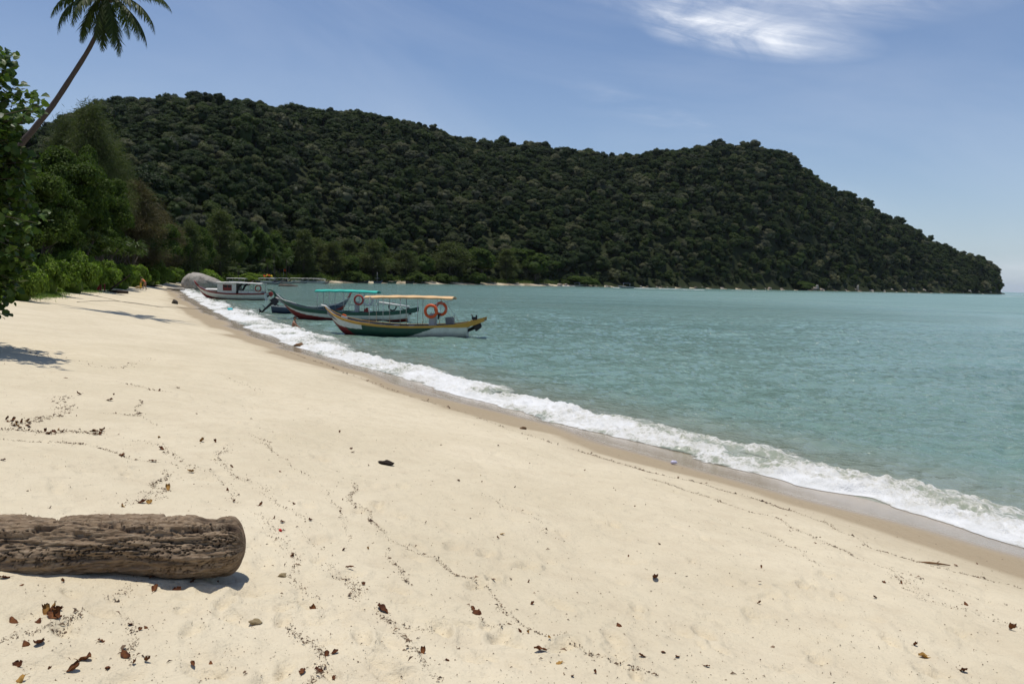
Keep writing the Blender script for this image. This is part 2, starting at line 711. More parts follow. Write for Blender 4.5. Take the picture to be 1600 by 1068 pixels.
MAT = {}
MAT['forest'] = leafmat('forest_leaves', (.015, .034, .010), (.052, .078, .022), (.135, .140, .095), trans=.22, rough=.6, spec=.13, per_obj=.75)
MAT['forest_far'] = MAT['forest']
MAT['broad'] = leafmat('broad_leaves', (.026, .052, .010), (.082, .115, .022), None, trans=.32, rough=.6, spec=.08, per_obj=.3)
MAT['casu'] = leafmat('needle_foliage', (.046, .062, .020), (.100, .115, .042), None, trans=.3, rough=.65, spec=.2, per_obj=.5)
MAT['casu_brown'] = leafmat('brown_needle_foliage', (.060, .054, .024), (.105, .082, .038), None, trans=.25, rough=.65, spec=.2, per_obj=.4)
MAT['shrub'] = leafmat('shrub_leaves', (.095, .160, .020), (.200, .270, .040), None, trans=.4, rough=.5, spec=.2, per_obj=.3)
MAT['hib'] = leafmat('round_leaves', (.028, .058, .012), (.080, .122, .022), None, trans=.28, rough=.45, spec=.22, per_obj=.3)
MAT['palm'] = leafmat('palm_leaflets', (.026, .046, .011), (.068, .090, .022), None, trans=.3, rough=.5, spec=.18, per_obj=.3)
MAT['far_shrub'] = leafmat('far_shrub_leaves', (.04, .070, .014), (.085, .120, .026), None, trans=.3, rough=.6, spec=.1, per_obj=.5)
MAT['grass'] = leafmat('grass_blades', (.06, .11, .015), (.13, .20, .03), None, trans=.3, rough=.5, per_obj=.2)
MAT['bark'] = bark('grey_bark', (.045, .036, .027), (.11, .09, .07))
MAT['pine'] = leafmat('strap_leaves', (.035, .062, .014), (.085, .115, .028), None, trans=.3, rough=.5, spec=.2, per_obj=.3)
MAT['palmbark'] = bark('palm_bark', (.045, .034, .030), (.10, .078, .066), 9)


def mat_sand():
    k = M('beach_sand')
    o = k.obj()
    geo = k.n('ShaderNodeNewGeometry').outputs['Position']
    d = k.attr('shore')
    big_ = k.noise(geo, .45, 4, .6)
    mid = k.noise(geo, 3.0, 6, .65)
    fine = k.noise(geo, 55, 3, .7)
    grain = k.noise(geo, 420, 2, .8)
    col = k.mix(k.ramp(big_, .3, .7), (.545, .468, .325), (.635, .552, .398))
    col = k.mix(k.math('MULTIPLY', k.ramp(mid, .45, .75), .45), col, (.470, .385, .265))
    col = k.mix(k.math('MULTIPLY', k.ramp(fine, .55, .75), .25), col, (.38, .30, .20))
    col = k.mix(k.math('MULTIPLY', k.ramp(grain, .45, .75), .30), col, (.70, .63, .50))
    # dark mineral and shell specks
    sp = k.voro(geo, 60, 'F1', 0)
    spm = k.math('MULTIPLY', k.math('LESS_THAN', sp, .13), k.ramp(k.noise(geo, 2.2, 4, .7), .5, .66))
    col = k.mix(k.math('MULTIPLY', spm, .7), col, (.13, .09, .055))
    # damp and wet sand by the water
    wet = k.attr('damp')
    col = k.mix(k.math('MULTIPLY', wet, .82), col, (.300, .230, .145))
    soaked = k.attr('soaked')
    col = k.mix(k.math('MULTIPLY', soaked, .75), col, (.330, .262, .180))
    rough = k.math('MULTIPLY_ADD', soaked, -.80, .95)
    rough = k.math('ADD', rough, k.math('MULTIPLY', k.math('SUBTRACT', mid, .5), .12), None, True)
    spec = k.math('MULTIPLY_ADD', soaked, .45, .12)
    # forest floor inland
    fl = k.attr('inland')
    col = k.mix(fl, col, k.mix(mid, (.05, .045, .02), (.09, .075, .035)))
    h = k.math('ADD', k.math('MULTIPLY_ADD', k.noise(geo, 9, 5, .6), .7, k.math('MULTIPLY', k.ramp(k.voro(geo, 5.5, 'SMOOTH_F1'), 0, .35), .35)), k.math('MULTIPLY', fine, .16))
    dry = k.math('SUBTRACT', 1.0, k.math('MULTIPLY', soaked, .93))
    bn = k.n('ShaderNodeBump')
    bn.inputs['Distance'].default_value = .045
    k.l(dry, bn.inputs['Strength'])
    k.l(h, bn.inputs['Height'])
    bn2 = k.bump(grain, .25, .003, bn.outputs[0])
    return k.done(k.bsdf(col, rough, spec, bn2))


def mat_floor():
    k = M('forest_floor')
    o = k.n('ShaderNodeNewGeometry').outputs['Position']
    a = k.noise(o, .3, 6, .7)
    return k.done(k.bsdf(k.mix(a, (.012, .018, .007), (.035, .042, .016)), .95, .1, k.bump(a, 1, .5)))


def mat_sea():
    k = M('sea_water')
    geo = k.n('ShaderNodeNewGeometry').outputs['Position']
    d = k.attr('depth')        # metres from the water's edge
    patch = k.noise(k.mapping(geo, (.4, 1, 1), (0, 0, .4)), .035, 5, .6, .6)
    deep = k.mix(k.ramp(patch, .35, .65), (.150, .260, .228), (.182, .296, .258))
    # sediment stirred up by the swash gives way to clear green over the sand, then to deep water
    shallow = k.mix(k.noise(geo, .8, 5, .6), (.235, .225, .155), (.180, .215, .155))
    mid = (.150, .240, .195)
    c = k.mix(k.ramp(d, .6, 5.5), shallow, mid)
    c = k.mix(k.ramp(d, 4.0, 34), c, deep)
    gust = k.math('MULTIPLY_ADD', k.ramp(k.noise(k.mapping(geo, (.45, 1, 1), (0, 0, .5)), .06, 3, .6, .5), .36, .62), .95, .45)
    calm = k.math('MULTIPLY', k.math('MULTIPLY_ADD', k.ramp(d, .3, 5.0), .9, .1), gust)
    mp = k.mapping(geo, (1, 1, 1), (0, 0, R(32)))
    w0 = k.noise(k.mapping(mp, (.22, .5, 1)), 1.0, 4, .55, .4)
    w1 = k.noise(k.mapping(mp, (.55, 1.35, 1)), 1.5, 5, .6, .8)
    w2 = k.noise(k.mapping(geo, (.7, 1.3, 1), (0, 0, -.3)), 6.5, 4, .6, .5)
    b0 = k.bump(k.math('MULTIPLY', w0, calm), 1.0, .42)
    b1 = k.bump(k.math('MULTIPLY', w1, calm), 1.0, .34, b0)
    b2 = k.bump(k.math('MULTIPLY', w2, calm), .9, .055, b1)
    return k.done(k.bsdf(c, k.math('MULTIPLY_ADD', k.ramp(d, 25, 140), .22, .08), .5, b2, ior=1.33))


def mat_foam():
    k = M('sea_foam')
    uvn = k.n('ShaderNodeUVMap')
    uvn.uv_map = 'UVMap'
    uv = uvn.outputs[0]
    geo = k.n('ShaderNodeNewGeometry').outputs['Position']
    cover = k.attr('cover')
    lace = k.voro(k.mapping(uv, (1, 1.6, 1)), 3.2, 'DISTANCE_TO_EDGE')
    warp = k.noise(uv, 2.2, 5, .65, 1.2)
    cells = k.voro(k.mapping(uv, (1, 1.3, 1)), 9, 'DISTANCE_TO_EDGE')
    fine = k.noise(geo, 22, 5, .75)
    n = k.math('MULTIPLY_ADD', warp, .9, k.math('MULTIPLY', fine, .45))
    n = k.math('SUBTRACT', n, k.math('MULTIPLY', k.ramp(lace, 0, .3), .22))
    n = k.math('SUBTRACT', n, k.math('MULTIPLY', k.ramp(cells, 0, .2), .14))
    a = k.math('ADD', n, cover)
    a = k.ramp(a, .96, 1.22)
    thick = k.ramp(k.math('ADD', n, cover), 1.0, 1.5)
    shade = k.ramp(k.noise(k.mapping(uv, (.6, 1.6, 1)), 1.6, 5, .7, 1.0), .35, .65)
    col = k.mix(thick, (.50, .48, .41), k.mix(shade, (.60, .60, .57), (.78, .78, .77)))
    h = k.math('ADD', k.math('MULTIPLY', k.noise(geo, 14, 6, .7), 1.0), k.math('MULTIPLY', k.voro(geo, 46), .35))
    b = k.bsdf(col, .6, .35, k.bump(h, .9, .030))
    tr = k.n('ShaderNodeBsdfTransparent')
    # the bore is a body of sandy water: gaps in its foam show that water, only thin foam lets the sea below through
    wat = k.bsdf(k.mix(warp, (.30, .30, .22), (.24, .29, .23)), .18, .5, k.bump(k.noise(geo, 9, 4, .6), .5, .03), ior=1.33)
    m0 = k.n('ShaderNodeMixShader')
    k.l(k.ramp(k.attr('body'), .02, .25), m0.inputs[0])
    k.l(tr.outputs[0], m0.inputs[1])
    k.l(wat, m0.inputs[2])
    mx = k.n('ShaderNodeMixShader')
    k.l(a, mx.inputs[0])
    k.l(m0.outputs[0], mx.inputs[1])
    k.l(b, mx.inputs[2])
    return k.done(mx.outputs[0])


# ------------------------------------------------------------------ land: one polar sheet, finest in front of the camera
def polar(az_list, r_list):
    A, Rr = np.meshgrid(az_list, r_list)
    return np.sin(A) * Rr, np.cos(A) * Rr


def grid_faces(nr, na, keep):
    i = np.arange(nr * na).reshape(nr, na)
    q = np.stack([i[:-1, :-1], i[:-1, 1:], i[1:, 1:], i[1:, :-1]], -1).reshape(-1, 4)
    return q[keep.ravel()][:, ::-1]


def grid_object(name, X, Y, Z, keep, mat, attrs, smooth=True, uv=None, **props):
    nr, na = X.shape
    q = grid_faces(nr, na, keep)
    used = np.unique(q)
    rm = np.full(nr * na, -1, np.int64)
    rm[used] = np.arange(len(used))
    V = np.stack([X.ravel(), Y.ravel(), Z.ravel()], 1)[used]
    me = np_mesh(name, V, rm[q].ravel(), np.full(len(q), 4), smooth)
    for k, v in attrs.items():
        at = me.attributes.new(k, 'FLOAT', 'POINT')
        at.data.foreach_set('value', v.ravel()[used].astype(np.float32))
    if uv is not None:
        ul = me.uv_layers.new(name='UVMap')
        idx = rm[q].ravel()
        uvd = np.stack([uv[0].ravel()[used][idx], uv[1].ravel()[used][idx]], 1).astype(np.float32)
        ul.data.foreach_set('uv', uvd.ravel())
    return link(name, me, mat, None, **props)


VL = np.array([(-900, 14), (-400, 20), (-100, 29), (0, 35), (20, 38), (62, 47), (98, 56), (132, 65), (158, 76), (182, 85), (205, 102), (226, 122), (246, 145), (264, 160), (284, 175), (300, 190)])


def veg_line(px):
    return np.interp(px, VL[:, 0], VL[:, 1])


azs = np.concatenate([np.radians(np.linspace(-180, -48, 40, endpoint=False)), np.radians(np.linspace(-48, 40, 620, endpoint=False)), np.radians(np.linspace(40, 180, 40))])
rs = np.concatenate([[.05, .6, 1.2, 1.8], np.geomspace(2.2, 40, 300), np.geomspace(41, 2600, 130)])
X, Y = polar(azs, rs)
Z = ground_h(X, Y)
D = coast_d(X, Y).reshape(X.shape)
HZ, HT = hill(X.ravel(), Y.ravel())
HT = HT.reshape(X.shape)
px_ = 800 + F * X / np.maximum(Y, 1)
is_hill = (HT > 0.0) & (Y > 60)
fq = lambda a: (a[:-1, :-1] + a[1:, 1:]) / 2
hillq = is_hill[:-1, :-1] | is_hill[1:, 1:] | is_hill[:-1, 1:] | is_hill[1:, :-1]
seabed = fq(D) < -8
edge = 2.8 + 1.3 * fbm(X / 3.6, Y / 3.6, 4, 41)
damp = sstep(.5, -.5, (D - edge) / .45) * .72 + .28 * sstep(.5, -.5, (D - edge - .7 - .8 * fbm(X / 5, Y / 5, 2, 47)) / .8)
wl = 1.6 + 1.2 * fbm(X / 4.5, Y / 4.5, 3, 43)
soaked = sstep(.35, -.35, D - wl)
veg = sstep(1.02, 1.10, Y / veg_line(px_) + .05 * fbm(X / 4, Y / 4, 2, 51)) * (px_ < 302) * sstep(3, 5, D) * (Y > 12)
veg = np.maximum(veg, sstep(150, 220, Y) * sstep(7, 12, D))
MAT['sand'] = mat_sand()
grid_object('sand_beach', X, Y, Z, ~hillq & ~seabed & (fq(np.hypot(X, Y)) < 2400), MAT['sand'], {'shore': D, 'damp': damp, 'soaked': soaked, 'inland': veg}, kind='structure')
grid_object('hill_terrain', X, Y, Z, hillq, mat_floor(), {}, kind='structure')

# ------------------------------------------------------------------ sea
azs = np.concatenate([np.radians(np.linspace(-60, -44, 12, endpoint=False)), np.radians(np.linspace(-44, 36, 560, endpoint=False)), np.radians(np.linspace(36, 150, 50))])
rs = np.concatenate([np.geomspace(3, 9, 12, endpoint=False), np.geomspace(9, 95, 400, endpoint=False), np.geomspace(95, 2000, 90, endpoint=False), np.geomspace(2000, 30000, 20)])
X, Y = polar(azs, rs)
D = -coast_d(X, Y).reshape(X.shape)
rr = np.hypot(X, Y)


def sea_h(X, Y, D, rr):
    a = R(32)
    u, v = X * math.cos(a) + Y * math.sin(a), -X * math.sin(a) + Y * math.cos(a)
    w = (1 - 2 * np.abs(fbm(u * .35, v * .95, 3, 61))) * .085
    w += fbm(u * 1.1, v * 2.3, 3, 67) * .070
    w += np.sin((D + 1.5 * fbm(u * .12, v * .12, 2, 71)) * 2 * math.pi / 7.5) * .035
    amp = sstep(-.5, 5, D) * sstep(140, 60, rr)
    return (w - .085) * amp * 1.1


Z = sea_h(X, Y, D, rr)
grid_object('sea_water', X, Y, Z, fq(D) > -3.5, mat_sea(), {'depth': D}, kind='structure')

# ------------------------------------------------------------------ breaking foam along the beach


def resample(P, step_fn):
    out = [P[0]]
    acc = 0.0
    pos = P[0].copy()
    s_list = [0.0]
    s = 0.0
    for i in range(len(P) - 1):
        seg = P[i + 1] - P[i]
        L = np.linalg.norm(seg)
        t = 0.0
        while True:
            st = step_fn(out[-1])
            need = st - acc
            if t + need > L:
                acc += L - t
                break
            t += need
            acc = 0.0
            s += st
            out.append(P[i] + seg * t / L)
            s_list.append(s)
    return np.array(out), np.array(s_list)


cl_ = COAST[3:]
cum_ = np.hypot(cl_[:, 0], cl_[:, 1])
endi = np.argmax(cum_ > 185)
shore, ss = resample(cl_[:endi], lambda p: .045 if 9 < math.hypot(*p) < 24 and p[1] > 4 else (.09 if math.hypot(*p) < 60 else .3))
tang = np.gradient(shore, axis=0)
for _ in range(6):
    tang[1:-1] = (tang[:-2] + tang[1:-1] + tang[2:]) / 3
tang /= np.linalg.norm(tang, axis=1)[:, None]
sea_n = np.stack([tang[:, 1], -tang[:, 0]], 1)
rsh = np.hypot(shore[:, 0], shore[:, 1])
width = np.interp(rsh, [8, 14, 24, 36, 50, 70, 110, 150, 200], [2.3, 2.4, 2.3, 2.6, 4.6, 5.0, 4.6, 3.0, 2.0])
tt = np.linspace(0, 1, 64)
Tm = tt[None, :] * width[:, None]
edge_off = -.40 - .30 * fbm(ss / 2.6, ss * 0 + 3, 3, 81) * 2 - .12 * fbm(ss / .7, ss * 0 + 9, 3, 83) * 2
off = Tm + edge_off[:, None] * (1 - tt[None, :])
X = shore[:, 0, None] + sea_n[:, 0, None] * off
Y = shore[:, 1, None] + sea_n[:, 1, None] * off
D = -coast_d(X, Y).reshape(X.shape)
sea_z = sea_h(X, Y, D, np.hypot(X, Y))
sand_z = ground_h(X, Y, False)
S2 = np.repeat(ss[:, None], len(tt), 1)
# the broken bore: steep front, lumpy back
frac = tt[None, :]
wob = 1 + .8 * fbm(S2 / 1.6, Tm / 1.2, 2, 85)
bore = (sstep(0, .10, frac) * .035 + np.exp(-((frac - .42 - .10 * fbm(S2 / 3.0, S2 * 0, 2, 87)) / .17) ** 2) * .085) * wob
lump = (np.abs(fbm(X * 3.0, Y * 3.0, 5, 91, .62)) * .15 + np.abs(fbm(X * 9, Y * 9, 3, 93, .6)) * .04) * sstep(0, .12, frac) * sstep(1.0, .6, frac)
cover = np.interp(tt, [0, .03, .12, .45, .62, .8, 1], [.46, .86, .96, .84, .60, .32, -.06])[None, :] + .75 * fbm(S2 / 2.2, Tm / .9, 4, 95) - .34 * sstep(34, 60, rsh)[:, None] * sstep(.18, .5, frac)
body_ = sstep(.25, .75, cover) * sstep(.02, .14, frac)
Z = np.maximum(sea_z, sand_z) + .005 + (bore * sstep(1, .75, frac) + lump) * body_
fo = grid_object('sea_foam', X, Y, Z, np.ones((X.shape[0] - 1, X.shape[1] - 1), bool), mat_foam(), {'cover': cover, 'body': body_}, uv=(S2, Tm), kind='stuff')
fo['label'] = 'white broken surf washing up the edge of the sand'
# flip if the strip came out upside down
if fo.data.polygons[5].normal.z < 0:
    fo.data.flip_normals()

# ------------------------------------------------------------------ foliage tools
T_QUAD = (np.array([(0, 0, 0), (.45, -.5, .08), (1, 0, 0), (.45, .5, .08)]), [(0, 1, 2, 3)])
T_FOLD = (np.array([(0, 0, 0), (.35, -.5, .12), (1, 0, -.05), (.35, .5, .12)]), [(0, 1, 2), (0, 2, 3)])
T_STRIP = (np.array([(0, -.5, 0), (0, .5, 0), (.6, .4, -.05), (.6, -.4, -.05), (1, 0, -.2)]), [(0, 3, 2, 1), (3, 4, 2)])
_rd = [(0, 0, 0), (.12, -.38, .05), (.5, -.52, .10), (.85, -.30, .02), (1.05, 0, -.06), (.85, .30, .02), (.5, .52, .10), (.12, .38, .05), (.5, 0, 0)]
T_ROUND = (np.array(_rd), [(0, 1, 2, 8), (8, 2, 3, 4), (8, 4, 5, 6), (0, 8, 6, 7)])


def unit(v):
    return v / np.maximum(np.linalg.norm(v, axis=-1, keepdims=True), 1e-9)


def leaf_arrays(P, N, size, tmpl=T_QUAD, width=.6, along=None, rng=RNG):
    """one small leaf at every point; returns verts, flat faces, counts, rnd"""
    n = len(P)
    N = unit(N)
    if along is None:
        along = rng.normal(size=(n, 3))
    A = along - N * (along * N).sum(1, keepdims=True)
    A = unit(A)
    B = np.cross(N, A)
    T, Fc = tmpl
    size = np.broadcast_to(np.asarray(size, float), (n,))[:, None, None]
    V = P[:, None, :] + size * (T[None, :, 0, None] * A[:, None, :] + width * T[None, :, 1, None] * B[:, None, :] + T[None, :, 2, None] * N[:, None, :])
    k = len(T)
    base = (np.arange(n) * k)[:, None]
    flat, cnt = [], []
    ff = np.concatenate([np.array(f) for f in Fc])
    flat = (base + ff[None, :]).ravel()
    cnt = np.tile([len(f) for f in Fc], n)
    rnd = np.repeat(rng.random(n), k)
    return V.reshape(-1, 3), flat, cnt, rnd


def join_arrays(parts):
    V, Fl, C, Rn = [], [], [], []
    b = 0
    for v, f, c, r in parts:
        V.append(v)
        Fl.append(np.asarray(f) + b)
        C.append(c)
        Rn.append(r)
        b += len(v)
    return np.vstack(V), np.concatenate(Fl), np.concatenate(C), np.concatenate(Rn)


def leaf_mesh(name, parts, mat):
    V, f, c, r = join_arrays(parts)
    me = np_mesh(name, V, f, c, False)
    at = me.attributes.new('rnd', 'FLOAT', 'POINT')
    at.data.foreach_set('value', r.astype(np.float32))
    me.materials.append(mat)
    return me


def sph(n, rng=RNG):
    return unit(rng.normal(size=(n, 3)))


def core_arrays(c, r, rng, rough=.25):
    bm = bmesh.new()
    bmesh.ops.create_icosphere(bm, subdivisions=2, radius=1)
    V = np.array([v.co[:] for v in bm.verts])
    Fc = [[v.index for v in f.verts] for f in bm.faces]
    bm.free()
    V = V * (1 + rough * (rng.random(len(V))[:, None] - .5)) * np.array(r) + np.array(c)
    return V, np.array(Fc).ravel(), np.full(len(Fc), 3), np.full(len(V), .1)


def crown_lumps(R_, H, n_l, n_leaf, size, seed, core=.74, lump=.34, tmpl=T_QUAD, up=.35, width=.7, flat=1.0, low=-.35):
    """crown of leafy clumps: centre at the origin's height 0, spread R_, half height H"""
    rng = np.random.default_rng(seed)
    cs = []
    for i in range(n_l * 6):
        v = unit(rng.normal(size=3))
        if v[2] < low:
            continue
        cs.append(v * np.array([R_, R_, H]) * rng.uniform(.52, .80))
        if len(cs) >= n_l:
            break
    cs = np.array(cs)
    rad = rng.uniform(.75, 1.2, len(cs)) * lump * R_
    idx = rng.integers(0, len(cs), n_leaf)
    v = sph(n_leaf, rng)
    v[:, 2] = np.where(v[:, 2] < -.25, -v[:, 2], v[:, 2])
    P = cs[idx] + v * rad[idx][:, None] * rng.uniform(.72, 1.08, n_leaf)[:, None] * np.array([1, 1, .8 * flat])
    N = v * .8 + rng.normal(size=(n_leaf, 3)) * .45 + np.array([0, 0, up])
    parts = [leaf_arrays(P, N, size * rng.uniform(.6, 1.3, n_leaf), tmpl, width, rng=rng)]
    if core:
        for c_, r_ in zip(cs, rad):
            parts.append(core_arrays(c_, (r_ * core, r_ * core, r_ * core * .8), rng, .35))
        parts.append(core_arrays((0, 0, -.1 * H), (R_ * .62 * core / .74, R_ * .62 * core / .74, H * .62 * core / .74), rng, .3))
    return parts, cs


def limbs(gm, base, top, r0, r1, targets, seed, bend=.3, n=7):
    rng = random.Random(seed)
    base, top = Vector(base), Vector(top)
    pts, rad = [], []
    k = 7
    for i in range(k):
        t = i / (k - 1)
        p = base.lerp(top, t) + Vector((math.sin(t * 4 + seed) * bend * t * (1 - t), math.cos(t * 5 + seed) * bend * t * (1 - t), 0))
        pts.append(p)
        rad.append(r0 + (r1 - r0) * t + (r0 * .35 if i == 0 else 0))
    gm.tube(pts, rad, n)
    for tg in targets:
        s = rng.uniform(.35, .95)
        p = base.lerp(top, s)
        q = Vector(tg)
        mid = p.lerp(q, .5) + Vector((0, 0, -.1 * (q - p).length + .1))
        rr_ = (r0 + (r1 - r0) * s) * .5
        gm.tube([p, mid, q], [rr_, rr_ * .7, rr_ * .25], 5)


def trunk_mesh(name, base, top, r0, r1, targets, seed, mat, bend=.3):
    gm = G()
    limbs(gm, base, top, r0, r1, targets, seed, bend)
    me = gm.mesh(name, True)
    me.materials.append(mat)
    return me


def frond_points(length, el0, az, droop, n=12):
    """spine of a palm frond leaving the crown"""
    pts = []
    p = np.zeros(3)
    e = el0
    st = length / (n - 1)
    for i in range(n):
        pts.append(p.copy())
        p = p + st * np.array([math.cos(e) * math.cos(az), math.cos(e) * math.sin(az), math.sin(e)])
        e -= droop / (n - 1) * (0.5 + 1.1 * i / n)
        e = max(e, -1.5)
    return np.array(pts)


def frond_arrays(length, el0, az, droop, nl, ll, rng, w=.05, hang=.5):
    sp = frond_points(length, el0, az, droop, 14)
    t = np.linspace(.12, .99, nl)
    idx = t * 13
    i0 = np.minimum(idx.astype(int), 12)
    fr = (idx - i0)[:, None]
    P = sp[i0] * (1 - fr) + sp[i0 + 1] * fr
    Tn = unit(sp[i0 + 1] - sp[i0])
    side = unit(np.cross(Tn, np.array([0, 0, 1.0])))
    parts = []
    for s in (-1, 1):
        lv = ll * np.sin(np.clip(t * 1.02, 0, 1) * math.pi * .82 + .35) * rng.uniform(.85, 1.1, nl)
        dirv = side * s * rng.uniform(.55, .95, (nl, 1)) + Tn * .55 + np.array([0, 0, -1]) * rng.uniform(hang * .5, hang * 1.5, (nl, 1))
        nrm = np.cross(dirv, Tn) * s + rng.normal(size=(nl, 3)) * .1
        parts.append(leaf_arrays(P, nrm, np.maximum(lv, .15 * ll), T_STRIP, w / ll * rng.uniform(.9, 1.1), along=unit(dirv), rng=rng))
    # the spine itself
    gm = G()
    gm.tube([tuple(p) for p in sp], [.035 * (1 - .85 * i / 13) * length / 4 for i in range(14)], 5)
    V = np.array(gm.v)
    parts.append((V, np.concatenate([np.array(f) for f in gm.f]), np.array([len(f) for f in gm.f]), np.full(len(V), .9)))
    return parts


# ------------------------------------------------------------------ tree meshes
HT_VAR = []
for i in range(7):
    rr_ = [5.0, 5.6, 4.4, 6.2, 4.8, 5.2, 4.0][i]
    hh = [4.7, 4.9, 5.2, 4.2, 5.6, 4.6, 6.0][i]
    parts, cs = crown_lumps(rr_, hh, [6, 20, 11, 28, 8, 16, 10][i], 3200, .46, 100 + i, .72, [.47, .29, .37, .24, .42, .31, .36][i], T_QUAD, .5, .75, low=-.2)
    HT_VAR.append((leaf_mesh('forest_crown', parts, MAT['forest']), trunk_mesh('forest_trunk', (0, 0, -9), (0, 0, 0), .35, .2, [tuple(c) for c in cs[:4]], i, MAT['bark'])))


def cas_mesh(h, R_, n_br, n_leaf, seed, size, mat, wide=.09):
    """she-oak: many rising branches hung with fine needles, ragged outline"""
    rng = np.random.default_rng(seed)
    gm = G()
    gm.tube([(0, 0, 0), (.1, .05, h * .35), (-.08, .1, h * .7), (.05, 0, h * .97)], [h * .016 + .08, h * .011 + .05, h * .006 + .03, .02], 7)
    tips, dirs, w = [], [], []
    for i in range(n_br):
        t = .12 + .86 * rng.random() ** .8
        a = rng.uniform(0, 2 * math.pi)
        prof = min(1, ((1 - t) * 1.7 + .03)) ** .75 * rng.uniform(.45, 1.05) * (1 if t > .3 else .5 + t * 1.7)
        L = R_ * prof
        z0 = h * t * .93
        e = math.radians(rng.uniform(10, 50))
        p0 = np.array([0, 0, z0])
        mid = p0 + np.array([math.cos(a) * L * .5, math.sin(a) * L * .5, L * .5 * math.tan(e)])
        end = p0 + np.array([math.cos(a) * L, math.sin(a) * L, L * .72 * math.tan(e)])
        gm.tube([tuple(p0), tuple(mid), tuple(end)], [.045 + .01 * L, .03, .01], 4, cap=False)
        for j in range(9):
            s = .3 + .75 * j / 8
            q = (p0 * (1 - s) ** 2 + 2 * mid * s * (1 - s) + end * s * s) if s <= 1 else end + (end - mid) * (s - 1) * .4
            tips.append(q)
            dirs.append([math.cos(a), math.sin(a), .3])
            w.append(.35 + .6 * L / R_ * (.5 + .5 * j / 8))
    tips, dirs, w = np.array(tips), np.array(dirs), np.array(w)
    idx = rng.choice(len(tips), n_leaf, p=w / w.sum())
    spread = R_ * .115
    P = tips[idx] + rng.normal(size=(n_leaf, 3)) * spread * np.array([1, 1, .8])
    al = dirs[idx] * .6 + rng.normal(size=(n_leaf, 3)) * .5 + np.array([0, 0, -.45])
    N = rng.normal(size=(n_leaf, 3)) * .6 + np.array([0, 0, .5])
    parts = [leaf_arrays(P, N, size * rng.uniform(.6, 1.4, n_leaf), T_QUAD, wide, along=al, rng=rng)]
    tm = gm.mesh('casuarina_trunk', True)
    tm.materials.append(MAT['bark'])
    return leaf_mesh('casuarina_crown', parts, mat), tm


def place_tree(name, cm, tm, loc, rz, sc, label, cat, group=None, zoff=0.0):
    r = thing(name, loc, label, cat, group, rz)
    r.scale = sc if isinstance(sc, tuple) else (sc, sc, sc)
    c = link('crown', cm, None, r)
    c.location = (0, 0, zoff)
    if tm is not None:
        t = link('trunk', tm, None, r)
        t.location = (0, 0, zoff)
    return r


def dist_at(px, Y, py=440):
    v = ray(px, py)
    return v.x * Y


# ------------------------------------------------------------------ rainforest on the hill
hx, hy = [], []
g = np.random.default_rng(31)
step = 6.9
gx, gy = np.meshgrid(np.arange(-1400, 1000, step), np.arange(180, 1500, step))
gx = (gx + g.uniform(-.5, .5, gx.shape) * step * .95).ravel()
gy = (gy + g.uniform(-.5, .5, gy.shape) * step * .95).ravel()
zz, t_ = hill(gx, gy)
pxs = 800 + F * gx / gy
dd = coast_d(gx, gy)
near_tip = pxs > 1480
ok = (t_ > -.01) & (t_ < np.where(near_tip, 1.5, 1.22)) & (pxs > -260) & (pxs < 1557) & (dd > 3)
gx, gy, zz, t_, pxs, dd = gx[ok], gy[ok], zz[ok], t_[ok], pxs[ok], dd[ok]
gzz = ground_h(gx, gy, False)
foot_band = (dd < 26) & (pxs > 860)
order = np.argsort(gy[foot_band])
fb = np.nonzero(foot_band)[0][order]
front = []
last = {}
for i in fb:                     # front row only: the trees standing nearest the water in each bearing
    key = int(pxs[i] / 7)
    if last.get(key, 0) < 1:
        last[key] = last.get(key, 0) + 1
        front.append(i)
front = front[:110]
front_set = set(front)
rest = np.array([i for i in range(len(gx)) if i not in front_set])
scl = g.uniform(.50, 1.15, len(gx)) ** 1.0 * np.where(g.random(len(gx)) < .12, 1.6, 1) * np.interp(gy, [200, 500, 900, 1300], [.8, .95, 1.15, 1.3])
hgt = g.uniform(4.5, 7.5, len(gx)) + np.where(g.random(len(gx)) < .06, 3.5, 0)
hgt = hgt * np.clip(.45 + dd / 70, 0, 1)
hgt = hgt * g.uniform(.55, 1.25, len(gx))

protos = []
for n_i, i in enumerate(front):
    cm, tm = HT_VAR[n_i % 7]
    s = scl[i] * .85
    r = place_tree('rainforest_tree', cm, tm, (gx[i], gy[i], gzz[i] - .3), g.uniform(0, 6.28), (s, s, s * g.uniform(.9, 1.2)),
                   'dark green rainforest tree crowded above the boulders at the foot of the headland', 'tree', 'rainforest trees along the foot of the headland', hgt[i] * .62 + 1.0)
    if n_i < 7:
        protos.append(r.children[0])

me = bpy.data.meshes.new('forest_points')
me.vertices.add(len(rest))
me.vertices.foreach_set('co', np.stack([gx[rest], gy[rest], gzz[rest] + hgt[rest]], 1).astype(np.float32).ravel())
for nm, arr, ty in (('rz', g.uniform(0, 6.28, len(rest)), 'FLOAT'), ('sc', scl[rest], 'FLOAT'), ('tilt', g.uniform(-.12, .12, len(rest)), 'FLOAT')):
    at = me.attributes.new(nm, ty, 'POINT')
    at.data.foreach_set('value', arr.astype(np.float32))
at = me.attributes.new('pick', 'INT', 'POINT')
at.data.foreach_set('value', g.integers(0, 7, len(rest)).astype(np.int32))
fobj = link('hillside_forest', me, None, None, kind='stuff', label='dense dark rainforest canopy covering the whole hill behind the bay')
ng = bpy.data.node_groups.new('forest', 'GeometryNodeTree')
ng.interface.new_socket('Geometry', in_out='INPUT', socket_type='NodeSocketGeometry')
ng.interface.new_socket('Geometry', in_out='OUTPUT', socket_type='NodeSocketGeometry')
gi, go = ng.nodes.new('NodeGroupInput'), ng.nodes.new('NodeGroupOutput')
